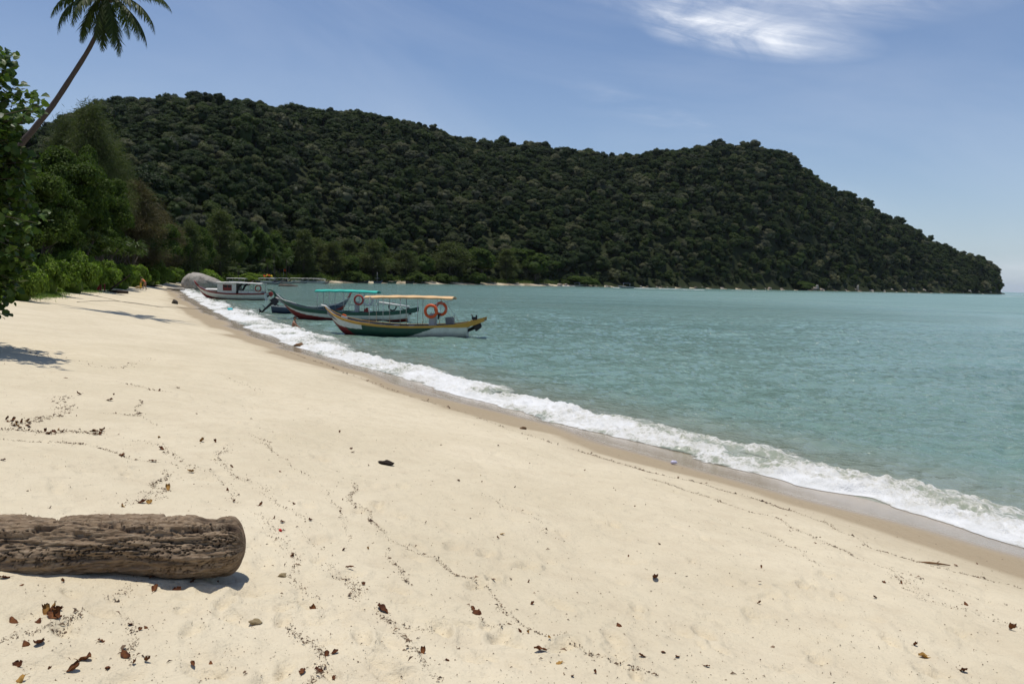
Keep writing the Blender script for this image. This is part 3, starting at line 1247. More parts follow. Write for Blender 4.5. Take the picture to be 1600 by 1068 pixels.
jn = ng.nodes.new('GeometryNodeGeometryToInstance') if False else ng.nodes.new('GeometryNodeJoinGeometry')
for c in protos:
    oi = ng.nodes.new('GeometryNodeObjectInfo')
    oi.inputs['Object'].default_value = c
    oi.inputs['As Instance'].default_value = True
    oi.transform_space = 'ORIGINAL'
    ng.links.new(oi.outputs['Geometry'], jn.inputs[0])
ip = ng.nodes.new('GeometryNodeInstanceOnPoints')
ip.inputs['Pick Instance'].default_value = True


def named(nm, ty):
    n = ng.nodes.new('GeometryNodeInputNamedAttribute')
    n.data_type = ty
    n.inputs[0].default_value = nm
    return n.outputs[0]


cx = ng.nodes.new('ShaderNodeCombineXYZ')
ng.links.new(named('tilt', 'FLOAT'), cx.inputs[0])
ng.links.new(named('rz', 'FLOAT'), cx.inputs[2])
ng.links.new(gi.outputs[0], ip.inputs['Points'])
ng.links.new(jn.outputs[0], ip.inputs['Instance'])
ng.links.new(named('pick', 'INT'), ip.inputs['Instance Index'])
ng.links.new(cx.outputs[0], ip.inputs['Rotation'])
ng.links.new(named('sc', 'FLOAT'), ip.inputs['Scale'])
ng.links.new(ip.outputs[0], go.inputs[0])
md = fobj.modifiers.new('forest', 'NODES')
md.node_group = ng

# ------------------------------------------------------------------ belt of trees behind the far beach
CAS = [cas_mesh(20, 6.0, 75, 7500, 201, .75, MAT['casu'], .22), cas_mesh(18, 6.5, 80, 7500, 202, .75, MAT['casu'], .22), cas_mesh(21, 5.4, 75, 8500, 203, .75, MAT['casu'], .22)]
BRF = []
for i in range(3):
    parts, cs = crown_lumps(5.2, 4.6, 18, 3600, .55, 220 + i, .7, .33, T_FOLD, .4, .75, low=-.6)
    BRF.append((leaf_mesh('broadleaf_crown', parts, MAT['broad']), trunk_mesh('broadleaf_trunk', (0, 0, -7), (0, 0, 1), .3, .15, [tuple(c) for c in cs[:6]], i, MAT['bark'])))
PALF = []
for i in range(2):
    rng = np.random.default_rng(240 + i)
    parts = []
    for k in range(20):
        el_ = rng.uniform(-.3, 1.25)
        parts += frond_arrays(rng.uniform(3.4, 4.4), el_, k * 2.4 + rng.uniform(-.2, .2), rng.uniform(1.3, 2.2), 26, .95, rng, .10, .6)
    gm = G()
    gm.tube([(.9 * (1 if i else -1), .3, -9), (.5 * (1 if i else -1), .2, -6), (.1, 0, -2.5), (0, 0, 0)], [.24, .16, .13, .12], 7)
    tm = gm.mesh('palm_trunk', True)
    tm.materials.append(MAT['palmbark'])
    PALF.append((leaf_mesh('palm_crown', parts, MAT['palm']), tm))
SHR = []
for i in range(3):
    parts, cs = crown_lumps(1.6, 1.05, 20, 9000, .14, 260 + i, .5, .28, T_FOLD, .5, .6, low=-.15)
    SHR.append((leaf_mesh('shrub_leaves', parts, MAT['shrub']), trunk_mesh('shrub_stems', (0, 0, -.8), (0, 0, .2), .05, .03, [tuple(c) for c in cs[:8]], i, MAT['bark'])))


def by_top(px, top, Y, ground=None):
    x = dist_at(px, Y)
    z0 = gz(x, Y) if ground is None else ground
    zt = CAM_H + (yh(px) - top) / F * Y
    return x, z0, zt


far_pd_a = np.array(far_pd, float)


def coastY(px):
    return float(np.interp(px, far_pd_a[:, 0], far_pd_a[:, 1]))


rg = random.Random(5)
belt = [  # px, top y, metres behind the water, kind, half width px, label
    (344, 326, 20, 'c', 36, 'tall olive casuarina with a ragged plume top above the grey boulder'),
    (310, 352, 26, 'b', 22, 'rounded dark tree just left of the tall plume topped casuarina'),
    (398, 352, 26, 'b', 26, 'greenish broad tree right of the tall plume topped casuarina'),
    (474, 358, 14, 'c', 26, 'dark upright casuarina over the moored boats'),
    (437, 385, 18, 'b', 20, 'low leafy tree between two palms over the moored boats'),
    (520, 374, 18, 'c', 24, 'greyish casuarina at the start of the far white beach'),
    (583, 372, 16, 'c', 28, 'wide dark casuarina over the dark hulls on the far beach'),
    (634, 384, 16, 'c', 22, 'narrow casuarina right of the dark hulls on the far beach'),
    (702, 369, 18, 'c', 34, 'largest broad casuarina behind the middle of the far beach'),
    (752, 384, 18, 'b', 24, 'pale green tree right of the largest far casuarina'),
    (790, 388, 16, 'c', 24, 'brownish casuarina near the right end of the far beach'),
    (836, 398, 14, 'b', 22, 'rounded dark tree ending the far beach on the right'),
    (662, 398, 12, 'b', 18, 'small leafy tree left of the largest far casuarina'),
    (548, 396, 12, 'b', 16, 'small tree above the bright bush on the far beach'),
]
for px, top, inl, kd, hw, lab in belt:
    Y = coastY(px) + inl
    x, z0, zt = by_top(px, top, Y)
    H = zt - z0
    w = hw / F * Y
    if kd == 'c':
        cm, tm = CAS[rg.randrange(3)]
        hb = 20.0
        place_tree('casuarina_tree', cm, tm, (x, Y, z0 - .2), rg.uniform(0, 6), (w / 5.6, w / 5.6, H / hb), lab, 'tree')
    else:
        cm, tm = BRF[rg.randrange(3)]
        sz = H / 12.0
        place_tree('broadleaf_tree', cm, tm, (x, Y, z0 - .2), rg.uniform(0, 6), (w / 5.2, w / 5.2, sz), lab, 'tree', None, 7.2)
for i in range(64):              # the crowd that fills the belt behind the first row
    px = 296 + i * 9.2 + rg.uniform(-4, 4)
    Y = coastY(px) + rg.uniform(22, 60)
    top = np.interp(px, [296, 400, 600, 860], [352, 368, 384, 404]) + rg.uniform(-14, 22)
    x, z0, zt = by_top(px, top, Y)
    H = zt - z0
    w = rg.uniform(15, 26) / F * Y
    if i % 3 == 0:
        cm, tm = CAS[rg.randrange(3)]
        place_tree('casuarina_tree', cm, tm, (x, Y, z0 - .2), rg.uniform(0, 6), (w / 5.6, w / 5.6, H / 20), 'feathery dark casuarina in the crowded second row behind the far beach', 'tree', 'casuarinas crowding behind the far beach')
    else:
        cm, tm = BRF[rg.randrange(3)]
        place_tree('broadleaf_tree', cm, tm, (x, Y, z0 - .2), rg.uniform(0, 6), (w / 5.2, w / 5.2, H / 12), 'dark leafy tree in the crowded second row behind the far beach', 'tree', 'leafy trees crowding behind the far beach', 7.2)
palm_px = [(284, 372, 200, 'spreading coconut palm over the bushes left of the boulder'), (312, 385, 215, 'small coconut palm behind the grey boulder'),
           (298, 398, 207, 'low young palm just above the boulder'), (428, 396, 262, 'short coconut palm over the moored boats'), (418, 412, 250, 'pale low palm behind the moored boats'),
           (447, 404, 275, 'coconut palm right of the short one over the moored boats'), (372, 420, 218, 'small palm with drooping fronds behind the cabin boat'),
           (610, 412, 392, 'tiny palm behind the dark hulls on the far beach'), (735, 422, 440, 'tiny palm under the largest far casuarina')]
for px, cy, Y, lab in palm_px:
    x = dist_at(px, Y)
    zc = CAM_H + (yh(px) - cy) / F * Y
    z0 = gz(x, Y)
    cm, tm = PALF[rg.randrange(2)]
    s = .9
    place_tree('coconut_palm', cm, tm, (x, Y, z0 - .2), rg.uniform(0, 6), (s, s, max(.35, (zc - z0) / 9)), lab, 'palm', None, 9)

SHF = []
for q_ in range(3):
    m_ = SHR[q_][0].copy()
    m_.materials[0] = MAT['far_shrub']
    SHF.append(m_)
# bright bushes along the shore of the bay
bush_px = [(330, 440, 168, 24, 24, 'bright green bush rising behind the grey boulder'), (556, 438, 352, 26, 14, 'bright green bush on the far beach left of the dark hulls'),
           (650, 439, 392, 24, 12, 'bright green bush on the far beach right of the dark hulls'), (695, 440, 410, 20, 10, 'low green bush under the largest far casuarina'),
           (600, 438, 380, 18, 10, 'low green bush right above the dark hulls'), (742, 441, 440, 22, 12, 'straggly pale bush with dead branches on the far beach'),
           (905, 445, 512, 34, 10, 'yellowish bush above the left speedboat'), (1250, 449, 770, 26, 9, 'yellowish bush above the largest pale headland rock'), (392, 436, 246, 22, 12, 'green bush behind the cabin boat roof'),
           (485, 437, 318, 20, 12, 'green bush behind the long white roofed boats')]
for px, py, Y, hw, hp, lab in bush_px:
    Y = max(Y, coastY(px) + 6) if px > 400 else Y
    x = dist_at(px, Y)
    z0 = gz(x, Y)
    cm, tm = SHR[rg.randrange(3)]
    cm = SHF[rg.randrange(3)] if px > 400 else cm
    w = hw / F * Y / 1.6
    h = hp / F * Y / 1.0
    place_tree('bush', cm, tm, (x, Y, z0), rg.uniform(0, 6), (w, w, h), lab, 'bush', None, .3)

# low growth under the trees: leaf carpet following the ground
rng = np.random.default_rng(301)
parts = []
for (pa, pb, n, s0) in ((296, 870, 26000, .55),):
    pxr = rng.uniform(pa, pb, n)
    Yr = np.interp(pxr, far_pd_a[:, 0], far_pd_a[:, 1]) + 8.5 + rng.random(n) ** 1.3 * 22
    xr = (pxr - 800) / F * Yr
    zg = ground_h(xr, Yr, False)
    hmax = 1.0 + 2.2 * np.clip(fbm(xr / 4, Yr / 4, 3, 303) + .5, 0, 1)
    P = np.stack([xr, Yr, zg + rng.random(n) * hmax], 1)
    parts.append(leaf_arrays(P, rng.normal(size=(n, 3)) * .7 + np.array([0, -.2, .6]), s0 * rng.uniform(.6, 1.3, n), T_QUAD, .7, rng=rng))
link('undergrowth', leaf_mesh('undergrowth', parts, MAT['broad']), None, None, kind='stuff', label='low dark scrub under the trees round the far bay')

# ------------------------------------------------------------------ trees and bushes at the left of the beach
NB = []
for i in range(2):
    parts, cs = crown_lumps(3.4, 3.6, 26, 24000, .19, 320 + i, .5, .30, T_FOLD, .3, .7, low=-.8)
    NB.append((leaf_mesh('broadleaf_crown', parts, MAT['broad']), trunk_mesh('broadleaf_trunk', (0, 0, -5.2), (0, 0, 1), .22, .1, [tuple(c) for c in cs[:10]], i + 3, MAT['bark'])))
CN = [cas_mesh(19, 5.0, 150, 42000, 331, .55, MAT['casu'], .085), cas_mesh(13, 3.8, 120, 34000, 332, .5, MAT['casu_brown'], .09)]
left = [
    ('b', 108, 215, 70, 72, 0, 'dark broad tree in the shade between the round leaved tree and the casuarinas'),
    ('b', 30, 228, 50, 75, 1, 'dark leafy tree right behind the leaning palm trunk'),
    ('b', 160, 262, 88, 52, 1, 'dark tree under the tallest casuarina'),
    ('b', 70, 262, 60, 62, 0, 'shaded bushy tree behind the bright bushes at far left'),
    ('b', 215, 372, 125, 40, 1, 'low dark tree behind the bending person'),
    ('b', 262, 352, 178, 40, 0, 'dark rounded tree at the right end of the left grove'),
    ('b', -60, 190, 42, 90, 0, 'tall leafy tree at the very left edge'),
    ('b', 232, 330, 150, 50, 1, 'dark tree filling the gap behind the brownish casuarina'),
    ('b', 130, 330, 76, 55, 0, 'low dark tree above the beach table'),
    ('b', 128, 205, 84, 46, 1, 'leafy tree rising in front of the tallest casuarina'),
    ('c', 148, 150, 95, 54, 0, 'tallest casuarina of the left grove, its feathery top against the sky'),
    ('c', 108, 172, 104, 44, 0, 'second feathery casuarina left of the tallest one'),
    ('d', 212, 276, 122, 44, 1, 'brownish drooping casuarina at the right of the left grove'),
    ('d', 250, 322, 158, 34, 1, 'smaller brown tinged casuarina leaning over the bushes'),
    ('c', 182, 214, 124, 42, 0, 'olive casuarina between the tallest and the brownish one'),
]
for kd, px, top, Y, hw, vi, lab in left:
    x, z0, zt = by_top(px, top, Y)
    H = zt - z0
    w = hw / F * Y
    if kd == 'b':
        cm, tm = NB[vi]
        sz = H / 9.0
        place_tree('broadleaf_tree', cm, tm, (x, Y, z0 - .2), px * .37, (w / 3.4, w / 3.4, sz), lab, 'tree', None, 5.2)
    else:
        cm, tm = CN[0 if kd == 'c' else 1]
        hb, wb = (19.0, 4.6) if kd == 'c' else (13.0, 3.5)
        place_tree('casuarina_tree', cm, tm, (x, Y, z0 - .2), px * .21, (w / wb, w / wb, H / hb), lab, 'tree')

# screw pines: stilted stems ending in rosettes of strap leaves
rng = np.random.default_rng(350)


def screw_pine(px, Y, h, nr, lab, lean):
    x = dist_at(px, Y)
    z0 = gz(x, Y)
    r = thing('screw_pine', (x, Y, z0 - .1), lab, 'tree', None, 0)
    gm = G()
    heads = []
    for k in range(nr):
        a = k * 2.2 + lean
        d = Vector((math.cos(a) * .35 * h * (.3 + .7 * rng.random()), math.sin(a) * .3 * h, h * (.72 + .28 * rng.random())))
        gm.tube([(0, 0, 0), (d.x * .1, d.y * .1, d.z * .45), (d.x * .6, d.y * .6, d.z * .8), tuple(d)], [.10, .08, .06, .05], 6)
        heads.append(d)
    gm.build('trunk', MAT['bark'], r, True)
    for hd in heads:
        parts = []
        n = 46
        dirs = sph(n, rng)
        dirs[:, 2] = np.abs(dirs[:, 2]) * .9 + .05
        P = np.tile(np.array(hd)[None], (n, 1)).astype(float)
        L = rng.uniform(.8, 1.3, n)
        parts.append(leaf_arrays(P, np.cross(dirs, rng.normal(size=(n, 3))), L, T_STRIP, .10, along=dirs, rng=rng))
        tip = P + unit(dirs) * L[:, None] * .85
        d2 = dirs.copy()
        d2[:, 2] -= 1.1
        parts.append(leaf_arrays(tip, np.cross(d2, rng.normal(size=(n, 3))), L * .6, T_STRIP, .12, along=d2, rng=rng))
        link('leaf_rosette', leaf_mesh('leaf_rosette', parts, MAT['pine']), None, r)


screw_pine(160, 82, 5.0, 7, 'screw pine with a pale bare stem behind the beach table', .4)
screw_pine(182, 90, 5.2, 6, 'screw pine with a leaning stem right of the beach table', 1.9)
screw_pine(128, 70, 4.6, 6, 'screw pine left of the beach table', 2.7)
screw_pine(205, 110, 6.0, 6, 'screw pine left of the bending person', 3.3)
screw_pine(252, 162, 6.0, 6, 'screw pine right of the bending person', 3.9)

shr = [  # px, base py, half width, height px, label
    (62, 463, 34, 62, 'bright green bush nearest the round leaved tree'),
    (98, 458, 38, 66, 'largest bright green bush at the left of the beach'),
    (132, 455, 28, 52, 'bright green bush just left of the beach table'),
    (158, 452, 26, 44, 'bright bush behind the beach table'),
    (182, 452, 24, 38, 'low green bush over the leaning driftwood'),
    (205, 449, 22, 34, 'green bush between the driftwood and the bending person'),
    (226, 446, 20, 30, 'green bush right behind the bending person'),
    (246, 442, 18, 28, 'green bush just right of the bending person'),
    (264, 440, 18, 26, 'green bush at the start of the flat rock'),
    (284, 438, 18, 26, 'green bush touching the left side of the boulder'),
    (300, 437, 20, 24, 'green bush behind the top of the boulder'),
    (20, 470, 34, 70, 'shaded bush under the round leaved tree'),
]
for px, py, hw, hp, lab in shr:
    Yv = float(veg_line(px)) * 1.04
    gp = Vector((dist_at(px, Yv), Yv, gz(dist_at(px, Yv), Yv)))
    cm, tm = SHR[rg.randrange(3)]
    w = hw / F * gp.y / 1.5
    h = hp / F * gp.y / 1.5
    place_tree('bush', cm, tm, (gp.x, gp.y + w * 1.0, gp.z), rg.uniform(0, 6), (w, w, h), lab, 'bush', None, .4)
for i in range(22):
    px = rg.uniform(30, 292)
    Yv = float(veg_line(px)) * rg.uniform(1.0, 1.12)
    x = dist_at(px, Yv)
    w = rg.uniform(7, 17) / F * Yv / 1.5
    r = place_tree('bush', SHR[rg.randrange(3)][0], None, (x, Yv, gz(x, Yv)), rg.uniform(0, 6), (w, w, w * rg.uniform(.7, 1.7)), 'small ragged green bush in the tangle between the larger bushes at left', 'bush', 'small bushes in the tangle at the back of the beach', .3)
    r.rotation_euler = (rg.uniform(-.25, .25), rg.uniform(-.25, .25), rg.uniform(0, 6))

rng = np.random.default_rng(361)
n = 26000
parts = []
pxr = rng.uniform(-40, 300, n)
pyr = np.interp(pxr, [-40, 40, 90, 150, 200, 250, 300], [474, 468, 459, 452, 449, 441, 437]) - 1.5
gA = np.array([ground_at(a, b)[:] for a, b in zip(np.linspace(-40, 300, 60), np.interp(np.linspace(-40, 300, 60), [-40, 40, 90, 150, 200, 250, 300], [474, 468, 459, 452, 449, 441, 437]))])
Y0 = veg_line(pxr) * 1.02
Yr = Y0 * (1 + .01 + rng.random(n) ** 1.2 * .35)
xr = np.array([dist_at(a, b) for a, b in zip(pxr, Yr)])
zg = ground_h(xr, Yr, False)
hm = .35 + 1.6 * np.clip(fbm(xr / 2, Yr / 2, 3, 363) + .35, 0, 1) + .5 * (Yr / Y0 - 1) * 3
P = np.stack([xr, Yr, zg + rng.random(n) * hm], 1)
parts.append(leaf_arrays(P, rng.normal(size=(n, 3)) * .7 + np.array([0, -.2, .7]), .20 * (Yr / 50) ** .6 * rng.uniform(.6, 1.3, n), T_FOLD, .6, rng=rng))
link('ground_cover', leaf_mesh('ground_cover', parts, MAT['shrub']), None, None, kind='stuff', label='creeping green leaves along the back edge of the beach')
# grass tongue running out on the sand
n = 9000
t = rng.random(n)
pxr = np.where(rng.random(n) < .6, rng.normal(70, 16, n), rng.normal(140, 14, n))
ga = [ground_at(a, np.interp(a, [0, 50, 75, 110, 170], [470, 465, 461, 456, 453]) + c) for a, c in zip(pxr[:900], rng.normal(0, 1.5, 900))]
ga = np.array([q[:] for q in ga])
P = np.repeat(ga, 10, 0) + rng.normal(size=(9000, 3)) * np.array([.3, .6, 0])
P[:, 2] = ground_h(P[:, 0], P[:, 1])
al = rng.normal(size=(9000, 3)) * .5 + np.array([0, 0, 1])
link('beach_grass', leaf_mesh('beach_grass', [leaf_arrays(P, rng.normal(size=(9000, 3)), rng.uniform(.1, .25, 9000), T_STRIP, .07, along=al, rng=rng)], MAT['grass']), None, None, kind='stuff', label='bright short grass creeping on to the sand at left')

# ------------------------------------------------------------------ the leaning coconut palm
PY = 42.0
crown_c = at_y(165, -12, PY)
base_x = dist_at(-2, PY)
base_g = gz(base_x, PY)
palm = thing('coconut_palm', (base_x, PY, base_g - .1), 'tall leaning coconut palm whose crown touches the top of the frame', 'palm')
gm = G()
tp = [Vector((base_x, PY, base_g - .2)), at_y(14, 290, PY), at_y(30, 232, PY), at_y(52, 203, PY), at_y(82, 165, PY), at_y(112, 120, PY), at_y(140, 75, PY), at_y(157, 38, PY), at_y(163, 18, PY), crown_c]
# smooth the trunk line
cv = dens(np.array([p[:] for p in tp]), 4)
rad = np.interp(np.linspace(0, 1, len(cv)), [0, .1, .5, .78, .86, .95, 1], [.28, .175, .13, .09, .105, .14, .11])
rad = rad * (1 + .04 * np.sin(np.arange(len(cv)) * 2.1))
gm.tube([tuple(p - np.array([base_x, PY, base_g - .1])) for p in cv], list(rad), 12)
gm.build('trunk', MAT['palmbark'], palm, True)
ofs = np.array(crown_c) - np.array([base_x, PY, base_g - .1])
fr = [  # azimuth (deg, 0 = right, 90 = away), elevation, droop, length
    (178, 10, 95, 3.0), (200, -15, 90, 3.0), (165, -35, 60, 2.6), (280, -72, 20, 2.7), (265, -62, 25, 2.4), (310, -48, 50, 2.9), (340, -25, 70, 3.0), (355, -8, 85, 3.1),
    (5, 20, 95, 3.2), (15, -30, 65, 2.9), (60, 40, 90, 3.2), (95, 10, 100, 3.2), (130, 45, 80, 3.2), (230, 30, 100, 3.2), (300, 50, 80, 3.2), (250, -20, 80, 2.8),
    (40, 70, 50, 3.0), (190, 65, 60, 3.0), (210, 40, 110, 3.3), (325, 25, 100, 3.2), (100, -30, 60, 3.0), (145, -10, 90, 3.0)]
rng = np.random.default_rng(371)
for a_, e_, d_, L_ in fr:
    p_ = frond_arrays(L_ * 1.18, R(e_), R(a_), R(d_), 84, .74, rng, .055, .8)
    o = link('frond', leaf_mesh('frond', p_, MAT['palm']), None, palm)
    o.location = ofs
gm = G()
for k in range(9):
    a = k * .9
    c = Vector(ofs) + Vector((math.cos(a) * .24, math.sin(a) * .24, -.22 - .12 * (k % 2)))
    bm = bmesh.new()
    bmesh.ops.create_icosphere(bm, subdivisions=2, radius=.14, matrix=Matrix.Translation(c))
    gm.add([v.co[:] for v in bm.verts], [[v.index for v in f.verts] for f in bm.faces])
    bm.free()
gm.build('coconuts', MAT['bark'], palm, True)

# ------------------------------------------------------------------ round leaved beach tree at the left edge
NY = 16.2
rng = np.random.default_rng(381)
hib_base = (dist_at(-330, NY + .6), NY + .6)
hib = thing('sea_hibiscus_tree', (hib_base[0], hib_base[1], gz(*hib_base) - .1), 'near tree with large round leaves filling the left edge', 'tree')
hb = np.array([hib_base[0], hib_base[1], gz(*hib_base) - .1])
edge_px = [(-40, 60), (36, 85), (22, 120), (44, 135), (72, 150), (80, 168), (58, 185), (30, 200), (40, 235), (60, 262), (42, 290), (50, 315), (78, 342), (66, 352), (40, 372), (60, 392), (50, 418), (36, 440),
           (30, 462), (16, 480), (2, 500)]
ep = np.array(edge_px, float)


def edge_x(py):
    return np.interp(py, ep[:, 1], ep[:, 0])


n = 5200
P, N_, A_ = [], [], []
gm = G()
hub = np.array(at_y(-260, 330, NY))
ntw = 270
gm.tube([tuple(hb - hb), tuple((hb * .6 + hub * .4) - hb + np.array([.1, 0, 0])), tuple(hub - hb)], [.16, .12, .09], 9)
for k in range(ntw):
    py = rng.uniform(62, 500)
    ex = float(edge_x(py))
    inn = rng.random() ** 1.1 * 300
    Y = NY + rng.uniform(-1.4, 2.0)
    end = np.array(at_y(ex - inn - 4, py, Y))
    if k < 80:      # outermost sprays end on the outline
        end = np.array(at_y(ex - rng.uniform(2, 22), py, NY + rng.uniform(-.5, .6)))
    start = hub + (end - hub) * rng.uniform(.35, .6) + rng.normal(size=3) * .12
    ln = np.linalg.norm(end - start)
    mid = (start + end) / 2 + np.array([0, 0, .08 * ln])
    if k % 2 == 0:
        gm.tube([tuple(hub - hb), tuple(hub - hb + (start - hub) * .5 + rng.normal(size=3) * .05), tuple(start - hb)], [.05, .03, .016], 5, cap=False)
    gm.tube([tuple(start - hb), tuple(mid - hb), tuple(end - hb)], [.014, .009, .004], 4, cap=False)
    m_ = 48
    s = rng.random(m_) ** .7
    Q = (start[None] * (1 - s[:, None]) ** 2 + 2 * mid[None] * (s * (1 - s))[:, None] + end[None] * (s ** 2)[:, None])
    v = sph(m_, rng)
    Q = Q + v * .17
    P.append(Q)
    N_.append(rng.normal(size=(m_, 3)) * .5 + np.array([.15, -.25, .75]))
    al = v + unit((end - start)[None]) * .6 + np.array([0, 0, -.55])
    A_.append(al)
P, N_, A_ = np.vstack(P), np.vstack(N_), np.vstack(A_)
pxx = np.array([800 + F * p[0] / p[1] for p in P])
# keep leaves inside the outline the sprays reach
Mv = CAM_R.inverted()


def project(P):
    L = (np.array(Mv) @ (P - np.array([0, 0, CAM_H])).T).T
    return 800 + F * L[:, 0] / -L[:, 2], 534 - F * L[:, 1] / -L[:, 2]


qx, qy = project(P)
okk = qx < edge_x(qy) + 2
# a gap with sky between the upper clumps
okk &= ~((np.hypot((qx - 8) / 16, (qy - 168) / 9) < 1) | (np.hypot((qx - 40) / 13, (qy - 196) / 8) < 1))
P, N_, A_, qx, qy = P[okk], N_[okk], A_[okk], qx[okk], qy[okk]
szs = rng.uniform(.08, .175, len(P))
inview = np.nonzero((qx > -4) & (P[:, 1] < NY + 1.7))[0]
showy = inview[np.argsort(P[inview, 1])][:290]
msk = np.ones(len(P), bool)
msk[showy] = False
gm.build('trunk', MAT['bark'], hib, True)
o = link('foliage', leaf_mesh('foliage', [leaf_arrays(P[msk] - hb, N_[msk], szs[msk], T_ROUND, 1.0, along=A_[msk], rng=rng)], MAT['hib']), None, hib, kind='stuff')
lv = []
for i in range(8):
    T, Fc = T_ROUND
    T = T * np.array([1, 1, 1 + .8 * (i % 4)])
    me = np_mesh('leaf', T + np.array([0, 0, 0]), np.concatenate([np.array(f) for f in Fc]), [4] * 4, False)
    at = me.attributes.new('rnd', 'FLOAT', 'POINT')
    at.data.foreach_set('value', np.full(len(T), (i + .5) / 8, np.float32))
    me.materials.append(MAT['hib'])
    lv.append(me)
for j, i in enumerate(showy):
    Nn = unit(N_[i][None])[0]
    al = A_[i] - Nn * A_[i].dot(Nn)
    al = al / np.linalg.norm(al)
    B = np.cross(Nn, al)
    o = bpy.data.objects.new('leaf', lv[j % 8])
    COL.objects.link(o)
    o.parent = hib
    s = szs[i]
    Mx = Matrix(((al[0] * s, B[0] * s, Nn[0] * s, P[i][0] - hb[0]), (al[1] * s, B[1] * s, Nn[1] * s, P[i][1] - hb[1]), (al[2] * s, B[2] * s, Nn[2] * s, P[i][2] - hb[2]), (0, 0, 0, 1)))
    o.matrix_local = Mx

# ------------------------------------------------------------------ boats
PW = paint('white_paint', (.62, .61, .56), .4, .35)
PG = paint('dark_green_paint', (.010, .070, .045), .4, .25)
PDG = paint('bottle_green_paint', (.014, .060, .038), .4, .3)
PR = paint('dark_red_paint', (.20, .018, .016), .45, .3)
PY_ = paint('mustard_paint', (.52, .27, .035), .4, .3)
PB = paint('navy_paint', (.022, .040, .085), .4, .3)
PGR = paint('grey_deck_paint', (.16, .165, .17), .6, .4)
PLG = paint('light_grey_paint', (.42, .42, .42), .5, .3)
PBK = paint('black_plastic', (.012, .012, .013), .4, .1)
PTEAL = paint('teal_canvas', (.020, .36, .28), .7, .1)
PTAN = paint('tan_canvas', (.62, .40, .19), .7, .25)
PCREAM = paint('cream_roof_paint', (.62, .60, .54), .5, .3)
POR = paint('orange_ring_foam', (.62, .085, .012), .5, .15)
PRD = paint('red_ring_foam', (.33, .03, .02), .5, .3)
PSIL = M('worn_metal')
PSIL = PSIL.done(PSIL.bsdf((.45, .45, .45), .35, .5, None, .8))
PGL = M('cabin_glass')
PGL = PGL.done(PGL.bsdf((.03, .035, .04), .08, .6))
PDARK = paint('dark_interior', (.035, .032, .03), .8, .2)
PORANGE = paint('orange_vest_cloth', (.70, .12, .02), .8, .1)
PYEL = paint('yellow_cloth', (.75, .48, .03), .8, .1)


def tab(rows, u, k):
    return float(np.interp(u, [r[0] for r in rows], [r[k] for r in rows]))


def smooth_rows(rows, n=90):
    A = np.array(rows, float)
    D_ = dens(A, 8)
    us = np.linspace(0, 1, n)
    return [[u] + [float(np.interp(u, D_[:, 0], D_[:, k])) for k in range(1, A.shape[1])] for u in us]


def hull_parts(root, rows, colour, mats, strake, strake_mat, deck_mat, strake_v=.80, deck_drop=.28, inner=.90):
    """rows: u, x at the sheer, z at the sheer, x at the keel, z at the keel, half beam; returns the smoothed rows"""
    Rw = smooth_rows(rows)
    nv = 36

    def pt(r, v, side, out=0.0):
        x = r[3] + (r[1] - r[3]) * v ** 1.2
        y = (r[5] + out) * (1 - (1 - v) ** 2.4) ** .62 if v > 0 else 0
        z = r[4] + (r[2] - r[4]) * v ** 1.15
        return (x, y * side, z)
    gm = G()
    for side in (-1, 1):
        P = [[pt(r, v, side) for v in np.linspace(0, 1, nv)] for r in Rw]
        if side > 0:
            P = [row[::-1] for row in P]
        cf = (lambda i, j, s=side: colour(i / (len(Rw) - 1), (j if s < 0 else nv - 2 - j) / (nv - 2)))
        gm.grid(P, cf)
    # transom
    row = [pt(Rw[0], v, -1) for v in np.linspace(0, 1, nv)]
    row2 = [pt(Rw[0], v, 1) for v in np.linspace(0, 1, nv)]
    gm.grid([row2, row], colour(0, .5))
    gm.build('hull', mats, root, True)
    # deck and inside walls
    gm = G()
    L = []
    for r in Rw[:-2]:
        dz = max(r[2] - deck_drop, r[4] + .1)
        L.append([(r[1], -r[5] * inner, r[2] - .02), (r[1], -r[5] * inner * .97, dz), (r[1], 0, dz), (r[1], r[5] * inner * .97, dz), (r[1], r[5] * inner, r[2] - .02)])
    gm.grid([q[::-1] for q in L])
    gm.build('deck', deck_mat, root)
    # rubbing strake: a plank with its own thickness along each side
    for side in (-1, 1):
        gm = G()
        P = []
        for r in Rw:
            o = pt(r, 1, side, .035)
            lo = pt(r, strake_v if callable(strake_v) is False else strake_v(r[0]), side, .035)
            i_ = (r[1], r[5] * inner * side, r[2])
            il = pt(r, strake_v if callable(strake_v) is False else strake_v(r[0]), side, -.005)
            P.append([i_, (i_[0], i_[1], i_[2] + .018), (o[0], o[1], o[2] + .018), lo, il])
        if side < 0:
            P = [q[::-1] for q in P]
        gm.grid(P)
        gm.build(strake, strake_mat, root)
    return Rw, pt


def bar(root, name, a, b, r, mat, n=6):
    return G().tube([a, b], r, n).build(name, mat, root, True)


